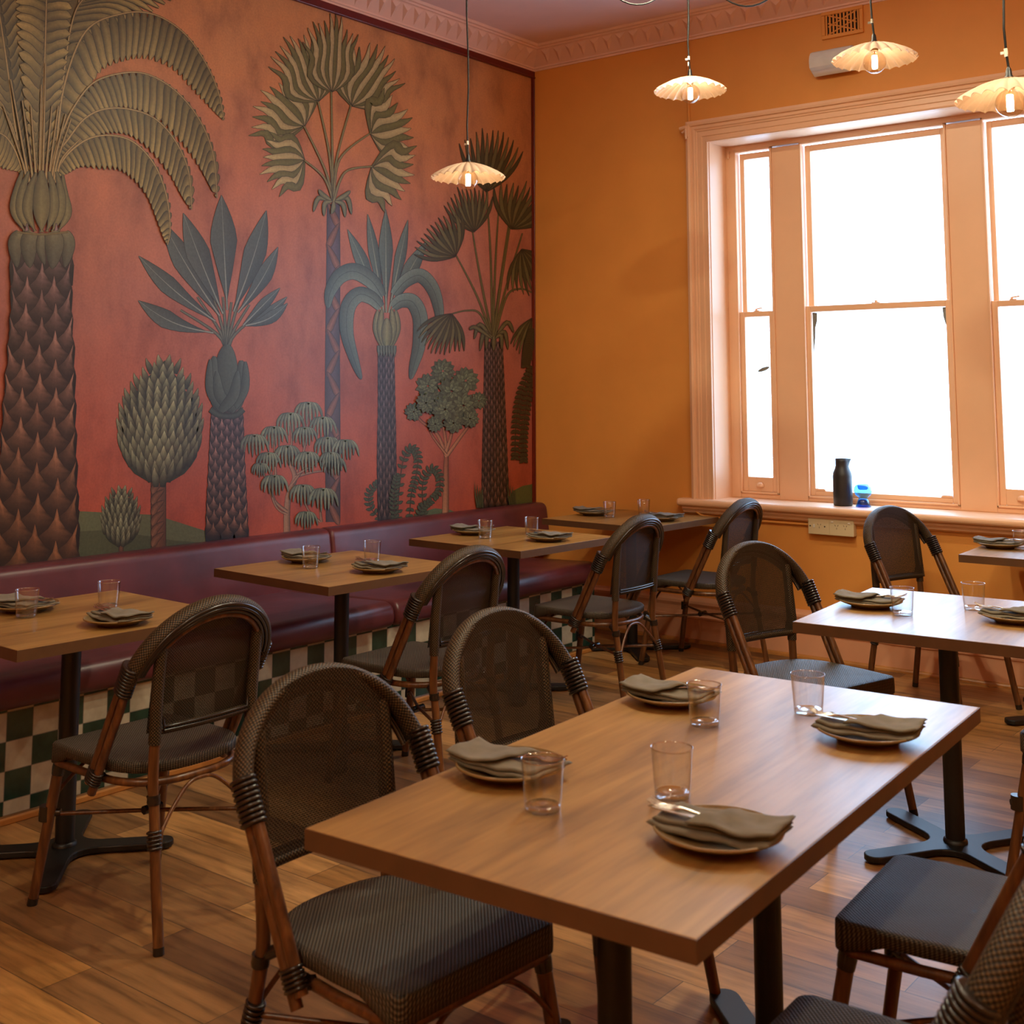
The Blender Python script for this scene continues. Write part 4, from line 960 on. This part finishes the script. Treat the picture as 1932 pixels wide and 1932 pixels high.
    # arm braces: twin poles each side + bindings
    for s in (-1, 1):
        T = Vector((s*.232, -.198, .722)); B = Vector((s*.228, -.028, .392)); d = (B-T).normalized(); n_ = d.cross(Vector((1, 0, 0))).normalized()
        for o_ in (-.0135, .0135):
            e = B+d*(.012 if o_ > 0 else -.006)
            b_ = MB(); b_.tube([T+n_*o_*.8+d*.0, T+n_*o_+d*.10, e+n_*o_*.9], .0128, 10); b_.build('arm_pole', M_rattan, root)
        b_ = MB(); rings(b_, T-d*.028, T+d*.062, 9, .0275, .0195, n_, .0050); b_.build('binding', M_dark, root)
        b_ = MB(); rings(b_, B-d*.058, B-d*.016, 5, .0255, .0165, n_, .0040); b_.tube([B+d*(-.03)+Vector((0, 0, 0)), Vector((s*.192, -.03, .412))], .014, 8); b_.build('binding', M_dark, root)
    # cross stretchers with centre knot
    for s in (-1, 1):
        b_ = MB(); b_.tube([(s*.203, .236, .262+.004*s), (0, 0, .272+.006*s), (-s*.171, -.252, .282+.004*s)], .0062, 8); b_.build('stretcher', M_rattan, root)
        b_ = MB(); d = (Vector((0, 0, .268))-Vector((s*.203, .236, .262))).normalized(); p = Vector((s*.203, .236, .262))
        b_.tube([p-d*.016, p+d*.045], .0110, 8); b_.tube([p+Vector((0, -.003, -.02)), p+Vector((0, -.005, .022))], .0200, 12); b_.build('binding', M_dark, root)
    b_ = MB(); b_.tube([(-.03, 0, .272), (.03, 0, .272)], .0130, 8); b_.build('stretcher_knot', M_dark, root)
    # bowed braces under the rail: rear and front
    b_ = MB(); b_.tube(catmull([(-.166, -.256, .275), (-.115, -.240, .335), (-.05, -.228, .392), (0, -.224, .402), (.05, -.228, .392), (.115, -.240, .335), (.166, -.256, .275)], 5), .0058, 8); b_.build('bowed_brace', M_rattan, root)
    b_ = MB(); b_.tube(catmull([(-.196, .226, .290), (-.150, .212, .345), (-.08, .205, .395), (0, .203, .402), (.08, .205, .395), (.150, .212, .345), (.196, .226, .290)], 5), .0058, 8); b_.build('bowed_brace', M_rattan, root)
    return root
chair = make_chair()
CH = [
 (1.82, -4.262, 90, 'rattan chair facing the bench at the table by the big palm trunk'),
 (3.262, -4.715, -94, 'rattan chair on bench side of the long table, end nearest the camera'),
 (3.13, -3.945, -93, 'rattan chair on bench side of the long table, end nearer the window'),
 (1.673, -2.95, 90, 'rattan chair facing the bench at the second table along it'),
 (1.555, -1.570, 90, 'rattan chair facing the bench at the third table along it'),
 (1.542, -.505, 90, 'rattan chair at the corner table, its back arch overlapping the window sill end'),
 (2.994, -2.273, -106, 'rattan chair turned slightly askew at the glaring square table behind the long table'),
 (2.861, -.545, -108, 'rattan chair below the window, drawn up to the right-hand table under the sill'),
 (4.12, -3.965, 94, 'rattan chair with grey-blue seat on aisle side of the long table, window end'),
 (4.22, -4.69, 92, 'rattan chair cut off by the lower right corner, only seat corner and arch showing'),
 (4.035, -2.40, 91, 'rattan chair mostly out of frame on the aisle side of the glaring square table'),
]
for i, (x, y, a, lab) in enumerate(CH):
    o = chair if i == 0 else copy_tree(chair)
    o.location = (x, y, 0); o.rotation_euler = (0, 0, R(a)); o['label'] = lab

# ------------------------------------------------------------------ place settings
def make_plate():
    t = empty('side_plate', 'x', 'plate', 'stoneware side plates')
    b_ = MB(); b_.lathe([(0, .004), (.052, .004), (.056, 0), (.064, 0), (.066, .005), (.086, .011), (.1045, .0185), (.1075, .0215), (.106, .0235)], 48, cap=False)
    b_.lathe([(.104, .0228), (.100, .0200), (.085, .0145), (.064, .0090), (0, .0085)], 48, cap=False); b_.build('dish', M_plate, t)
    b_ = MB(); b_.lathe([(.1040, .0224), (.1050, .0245), (.1072, .0248), (.1086, .0228), (.1080, .0205)], 48, cap=False); b_.build('rim', M_rim, t)
    return t
def slab(b_, poly_f, nu, nv, th, zf, edge=.5):
    # rounded cloth layer: closed tube-like surface over a (u,v) rectangle
    top = []; 
    for i in range(nu+1):
        row = []
        for j in range(nv+1):
            u, v = i/nu, j/nv; x, y = poly_f(u, v); row.append((x, y, zf(x, y)+th))
        top.append(row)
    bot = [[(x, y, z-th) for x, y, z in r_] for r_ in top]
    # shrink outline of bottom/top a little and add a mid ring for a rounded fold
    ring = []
    idx = [(i, 0) for i in range(nu+1)]+[(nu, j) for j in range(1, nv+1)]+[(i, nv) for i in range(nu-1, -1, -1)]+[(0, j) for j in range(nv-1, 0, -1)]
    cx = sum(r_[0] for q in top for r_ in q)/((nu+1)*(nv+1)); cy_ = sum(r_[1] for q in top for r_ in q)/((nu+1)*(nv+1))
    b_.quad_grid(top, flip=False); b_.quad_grid(bot, flip=True)
    R0 = [top[i][j] for i, j in idx]; R2 = [bot[i][j] for i, j in idx]; R1 = []
    for p, q in zip(R0, R2):
        d = Vector((p[0]-cx, p[1]-cy_)).normalized()*th*edge; R1.append((p[0]+d.x, p[1]+d.y, (p[2]+q[2])/2))
    b_.quad_grid([R0, R1, R2], closed_v=True, flip=False)
def make_napkin(seed):
    rnd = random.Random(seed); ph = [rnd.uniform(0, 6) for _ in range(8)]
    def drape(x, y):
        return .014+.010*max(0, (abs(x)-.065)/.04)**1.3*.8+.0016*math.sin(x*55+ph[0])*math.sin(y*70+ph[1])+.0012*math.sin((x+y)*90+ph[2])
    L0 = lambda u, v: (-.104+.206*u, -.058+.112*v+.004*math.sin(u*3+ph[3]))
    def edgey(u, v):
        return (-.102+.196*u+.006*(v-.5), -.055+.090*v+.006*math.sin(u*4+ph[4]))
    b_ = MB(); slab(b_, L0, 22, 12, .007, lambda x, y: drape(x, y)-.002, .8); slab(b_, edgey, 22, 12, .007, lambda x, y: drape(x, y)+.0055, .8)
    # upper pocket fold: covers the outer half, diagonal free edge
    def pocket(u, v):
        x1 = -.014+.052*v; return (-.108+(x1+.108)*u, -.060+.100*v-.004*math.sin(u*3+ph[5]))
    def zp(x, y): return drape(x, y)+.0130+.006*math.exp(-((x-.005)/.03)**2)+.003*math.sin(y*60+ph[6])*max(0, x+.03)/.05
    slab(b_, pocket, 20, 14, .006, zp, 1.0)
    o = b_.build('napkin', M_linen, None, recalc=True)
    return o
def make_fork():
    t = empty('fork', 'x', 'fork', 'steel forks tucked in napkins')
    def strip(name, st, tk=.0022, par=t):
        b_ = MB(); top = [[(x, -w, z), (x, 0, z+tk*.6), (x, w, z)] for x, w, z in st]; b_.quad_grid(top, flip=True)
        bot = [[(x, -w, z-tk), (x, 0, z-tk*.6), (x, w, z-tk)] for x, w, z in st]; b_.quad_grid(bot)
        b_.quad_grid([[r_[0] for r_ in bot], [r_[0] for r_ in top]]); b_.quad_grid([[r_[2] for r_ in top], [r_[2] for r_ in bot]]); return b_.build(name, M_steel, par, recalc=True)
    strip('handle', [(-.075, .007, .001), (-.06, .0085, .001), (-.02, .005, .001), (.03, .0032, .003), (.05, .004, .005), (.058, .009, .0045), (.068, .0115, .002)])
    for k in range(4):
        y = -.0096+.0064*k; b_ = MB(); b_.tube([(.066, y, .0015), (.082, y, -.0005), (.098, y, .002), (.112, y, .008)], [.0024, .0021, .0018, .001], 6); b_.build('tine', M_steel, t)
    return t
def make_knife():
    t = empty('table_knife', 'x', 'knife', 'steel table knives tucked in napkins')
    b_ = MB(); b_.tube([(-.10, 0, .004), (-.095, 0, .004), (-.05, 0, .004), (-.015, 0, .004), (-.01, 0, .004)], [.003, .0075, .0072, .0062, .004], 10, ell=(.40, 1), up=(0, 0, 1)); b_.build('handle', M_steel, t)
    b_ = MB(); b_.prism([(-.012, -.005), (.06, -.0085), (.092, -.0075), (.108, -.001), (.104, .0045), (.09, .006), (-.012, .005)], .0030, .0048); b_.build('blade', M_steel, t, recalc=True)
    return t
def make_tumbler():
    t = empty('tumbler', 'x', 'drinking glass', 'clear tumblers')
    b_ = MB(); b_.lathe([(.0315, .0), (.0325, .004), (.0345, .03), (.0385, .088), (.0390, .0895), (.0382, .090), (.0374, .088), (.0334, .03), (.0312, .0135)], 40, cap=False); b_.build('wall', M_glass, t)
    b_ = MB(); b_.lathe([(0, .0006), (.028, .0006), (.0312, .003), (.0318, .010), (.029, .0125), (.015, .0100), (0, .0085)], 40, cap=False); b_.build('base', M_gbase, t)
    b_ = MB(); b_.lathe([(.0378, .0885), (.0384, .0905), (.0391, .0905), (.0393, .0885), (.0385, .0875)], 40, cap=False); b_.build('rim', M_grim, t)
    return t
plate0, fork0, knife0, tum0 = make_plate(), make_fork(), make_knife(), make_tumbler()
naps = [make_napkin(s) for s in (3, 11, 27)]
used = {}
def inst(src, key, loc, rz, label):
    o = src if key not in used else copy_tree(src); used[key] = 1
    o.location = loc; o.rotation_euler = (0, 0, rz); o['label'] = label; return o
ZT = .7525
# (plate x, y, angle of the inner end (deg), glass x, y, napkin kind, where)
W = {'t1b': 'bench side, table by big palm trunk', 't1c': 'chair side, table by big palm trunk',
     't2b': 'bench side, second bench table', 't2c': 'chair side, second bench table',
     't3b': 'bench side, third bench table', 't3c': 'chair side, third bench table',
     't4b': 'mural side of the corner table', 't4c': 'window side of the corner table',
     'fa': 'long table, bench side, end nearest camera', 'fb': 'long table, bench side, end nearer window',
     'fc': 'long table, aisle side, end nearer window', 'fd': 'long table, aisle side, end nearest camera',
     'r1b': 'glaring square table, by the askew chair', 'r1c': 'glaring square table, aisle side at frame edge',
     'r2b': 'table under the window sill at frame edge'}
SET = [('t1b', 1.040, -4.235, 4, 1.155, -4.300, 0), ('t1c', 1.500, -4.182, 176, 1.222, -4.035, 1), ('t2b', .908, -2.842, -4, 1.069, -2.966, 1), ('t2c', 1.367, -2.862, 178, 1.140, -2.672, 0),
       ('t3b', .825, -1.615, 3, .990, -1.716, 2), ('t3c', 1.303, -1.600, 172, 1.095, -1.465, 1), ('t4b', .775, -.437, 0, .925, -.490, 0), ('t4c', 1.262, -.450, 176, 1.010, -.250, 2),
       ('fa', 3.446, -4.607, 2, 3.619, -4.733, 0), ('fb', 3.408, -3.935, 4, 3.572, -4.068, 2), ('fc', 3.900, -3.945, 188, 3.712, -3.832, 0), ('fd', 3.938, -4.672, 186, 3.765, -4.530, 1),
       ('r1b', 3.279, -2.394, 8, 3.428, -2.488, 2), ('r1c', 3.756, -2.372, 188, 3.582, -2.240, 0), ('r2b', 3.150, -.500, 4, 3.262, -.545, 1)]
for i, (k, px, py, a, gx, gy, nk) in enumerate(SET):
    w = W[k]; ar = R(a); ca, sa = math.cos(ar), math.sin(ar)
    inst(plate0, 'p', (px, py, ZT), ar, 'brown speckled stoneware side plate, '+w)
    n_ = inst(naps[nk], 'n%d' % nk, (px, py, ZT+.004), ar, 'folded olive-grey linen napkin on a plate, '+w)
    n_['category'] = 'napkin'; n_['group'] = 'folded linen napkins'
    f = inst(fork0, 'f', (px+ca*.012+sa*.002, py+sa*.012-ca*.002, ZT+.0352), ar+.10, 'steel fork tucked in a napkin, '+w)
    f.rotation_euler.y = -.075
    kn = inst(knife0, 'k', (px+ca*.012-sa*.016, py+sa*.012+ca*.016, ZT+.0318), ar+.05, 'steel table knife tucked in a napkin, '+w); kn.rotation_euler.y = -.075
    inst(tum0, 't', (gx, gy, ZT), 0, 'empty clear tumbler, '+w)

# carafe and blue glass on the sill
t = empty('water_carafe', 'matt black stoneware carafe with a pouring lip on the window sill', 'carafe', loc=(2.124, .08, .8465))
b_ = MB()
def lip(a, r, z):
    k = max(0, math.cos(a-.35))**14; return 1+(.42*k*max(0, (z-.225)/.037) if z > .225 else 0)
b_.lathe([(0, 0), (.048, 0), (.0525, .004), (.0535, .06), (.0535, .165), (.050, .185), (.041, .205), (.037, .220), (.0365, .245), (.0372, .262), (.0345, .262), (.034, .24), (.034, .21), (0, .20)], 48, cap=False, rmod=lip); b_.build('body', M_carafe, t)
t = empty('glass_vase', 'small blue glass vase with a round top and flared foot beside the black carafe', 'vase', loc=(2.245, .075, .8465))
b_ = MB(); b_.lathe([(0, 0), (.041, 0), (.042, .003), (.030, .036), (.0245, .046), (.026, .053), (.042, .066), (.0505, .088), (.047, .108), (.036, .121), (.030, .123)], 40, cap=False); b_.build('body', M_blue, t)
b_ = MB(); b_.lathe([(.030, .123), (.030, .112), (.027, .098), (.020, .094), (0, .094)], 40, cap=False); b_.build('cup', M_blue2, t)
b_ = MB(); b_.lathe([(0, .004), (.036, .004), (.026, .034), (.020, .044), (0, .045)], 32, cap=False); b_.build('foot', M_blue2, t)

# ------------------------------------------------------------------ pendants
def make_pendant():
    t = empty('pendant_lamp', 'x', 'pendant lamp', 'scalloped pendant lamps')
    nr = 24; n = nr*8
    def fl(a, r, z):
        k = (r/.172); c = abs(math.sin(a*nr/2)); return 1+.035*k*k*(c-.5)
    b_ = MB(); rows = []
    P = [(.022, .060), (.040, .059), (.070, .051), (.105, .038), (.140, .020), (.160, .007), (.172, -.004)]
    for side, dz in ((0, 0), (1, -.0022)):
        g = []
        for r, z in P:
            row = []
            for k in range(n):
                a = 2*PI*k/n; c = abs(math.sin(a*nr/2)); q = r/.172
                rr = r*(1+.06*q**4*(c-.6)); zz = z+dz-.0105*q*(1-c) + (.0)
                row.append((rr*math.cos(a), rr*math.sin(a), zz))
            g.append(row)
        b_.quad_grid(g, closed_v=True, flip=(side == 0)); rows.append(g[-1])
    b_.quad_grid(rows, closed_v=True); b_.build('shade', M_shade, t)
    b_ = MB(); b_.lathe([(0, .064), (.026, .064), (.030, .060), (.030, .056)], 28, cap=False); b_.build('collar', M_brass, t)
    b_ = MB(); b_.lathe([(.017, .062), (.016, .068), (.011, .074), (.0085, .096), (.004, .104)], 20); h_ = b_.build('fitting', M_black, t)
    b_ = MB(); b_.lathe([(.015, .060), (.0165, .045), (.0165, .030), (.014, .028)], 20); b_.build('socket', M_brass, t)
    g = MB(); g.lathe([(.013, .034), (.014, .024)]+[(.0475*math.sin(a), -.020-.0475*math.cos(a)) for a in [PI*(1-.13)-(PI*(1-.13))*k/14 for k in range(15)]], 28, cap=False); gb = g.build('bulb', M_bulb, t)
    g = MB(); g.lathe([(0, -.048), (.0105, -.047), (.0115, -.043), (.0115, .004), (.0105, .008), (0, .009)], 12, cap=False); g.build('filament', M_fil, gb)
    g = MB(); g.tube([(0, 0, .008), (0, 0, .032)], .004, 8); g.build('stem', M_brass, gb)
    return t
PD = [(1.33, -2.256, 2.495, 'scalloped pendant lamp hanging lowest over the bench tables, in front of the mural', .15, 1),
      (2.076, -1.472, 2.945, 'scalloped pendant lamp hanging in front of the bare ochre wall', .12, 0),
      (3.086, -1.691, 2.882, 'scalloped pendant lamp in front of the white wall speaker', .15, 1),
      (3.818, -2.389, 2.468, 'scalloped pendant lamp cut off by the frame edge, before the window head', .14, 0),
      (1.35, -5.9, 2.60, 'added unseen scalloped pendant lamp over the bench, for warm light', .15, 0), (3.85, -4.9, 2.95, 'added unseen scalloped pendant lamp above the long table, for warm light', .15, 0), (5.6, -3.6, 2.6, 'added unseen scalloped pendant lamp over the aisle, for warm light', .15, 0),  # these and the next pendant are unseen, added for extra warm light
      (2.4, -7.0, 2.7, 'added unseen scalloped pendant lamp behind the camera, for warm light', .15, 0)]
def globe(x, y, z, lab):  # unseen globes, added to brighten the room from behind the camera
    t = empty('added_globe_lamp', lab, 'globe lamp', 'unseen opal globes added for warm fill light', loc=(x, y, z))
    m = MATS.get('added_globe_glow')
    if not m:
        m, nt, b = nodes('added_globe_glow'); b.inputs['Emission Color'].default_value = (1, .90, .63, 1); b.inputs['Emission Strength'].default_value = GLOBE_POWER
    b_ = MB(); b_.lathe([(.02, .135)]+[(.14*math.sin(PI*k/16), .14*math.cos(PI*k/16)) for k in range(1, 16)]+[(0, -.14)], 32, cap=False); b_.build('globe', m, t)
    b_ = MB(); b_.lathe([(.03, .13), (.03, .16), (.012, .18), (.006, .2), (.006, ZC-z)], 16); b_.build('stem', M_brass, t)
globe(4.3, -8.0, 3.15, 'added unseen opal globe lamp for fill light in the middle, behind the camera'); globe(6.0, -5.2, 3.15, 'added unseen opal globe lamp for fill light by the right wall, behind the camera')
def spot(x, y, lab, tx=0, ty=0):  # spotlights out of view, added to lift the warm room light
    t = empty('added_spotlight', lab, 'spotlight', 'unseen ceiling spotlights added for warm light', loc=(x, y, ZC))
    m = MATS.get('added_spotlight_lens')
    if not m:
        m, nt, b = nodes('added_spotlight_lens'); b.inputs['Emission Color'].default_value = (1, .90, .63, 1); b.inputs['Emission Strength'].default_value = SPOT_POWER
    b_ = MB(); b_.lathe([(.05, -.03), (.05, 0)], 20); b_.tube([(0, 0, -.03), (0, 0, -.12)], .008, 8); b_.build('stem', M_black, t)
    b_ = MB(); b_.lathe([(.0, -.11), (.045, -.12), (.052, -.14), (.055, -.238), (.051, -.238), (.048, -.225)], 24, cap=False); b_.build('lamp_head', M_black, t)
    b_ = MB(); b_.lathe([(0, -.248), (.03, -.245), (.050, -.236)], 24, cap=False); b_.build('lens', m, t)
spot(3.0, -2.9, 'added unseen ceiling spotlight between the bench tables and the window, above the frame'); spot(4.4, -2.9, 'added unseen ceiling spotlight over the aisle near the window, above the frame')
spot(2.3, -1.9, 'added unseen ceiling spotlight nearest the window head, above the frame'); spot(3.9, -5.0, 'added unseen ceiling spotlight over the long table, above the frame')
spot(3.0, -7.2, 'added unseen ceiling spotlight behind the camera')
lamp = make_pendant()
for i, (x, y, z, lab, tz, bow) in enumerate(PD):
    o = lamp if i == 0 else copy_tree(lamp)
    o.location = (x, y, z); o['label'] = lab
    b_ = MB(); L = ZC-z
    b_.tube([(0, 0, .10), (-.006, .002, .16), (-.010, .003, .24)]+[(-.010+.012*math.sin(k*1.3)*.6, .004, .24+(L-.24)*k/6) for k in range(1, 6)]+[(-.01, .003, L)], .0042, 8); b_.build('cord', M_cord, o)
    b_ = MB(); b_.tube([(-.006, .002, tz), (-.007, .002, tz+.018)], .0062, 8)
    if bow: b_.box(-.024, -.006, -.001, .003, tz+.0, tz+.009)
    b_.build('tape_tag', M_tag, o)
    b_ = MB(); b_.lathe([(.0, L-.028), (.03, L-.026), (.036, L-.010), (.036, L-.001)], 20, cap=False); b_.build('ceiling_rose', M_ceil, o)
def swag(A, B, low, lab):
    P = []; 
    for k in range(25):
        t_ = k/24; x = A[0]+(B[0]-A[0])*t_; y = A[1]+(B[1]-A[1])*t_; z = ZC-.004-(ZC-low)*(1-(2*t_-1)**2)**.9; P.append((x, y, z))
    b_ = MB(); b_.tube(P, .0042, 8); tag(b_.build('lamp_cable', M_cord), lab, 'cable')
swag((1.79, -2.17, 0), (2.30, -1.63, 0), 3.272, 'short black lamp cable drooping from the ceiling, nearer the mural')
swag((2.17, -1.86, 0), (2.72, -1.32, 0), 3.262, 'longer black lamp cable drooping from the ceiling beside the cornice, nearer the window')
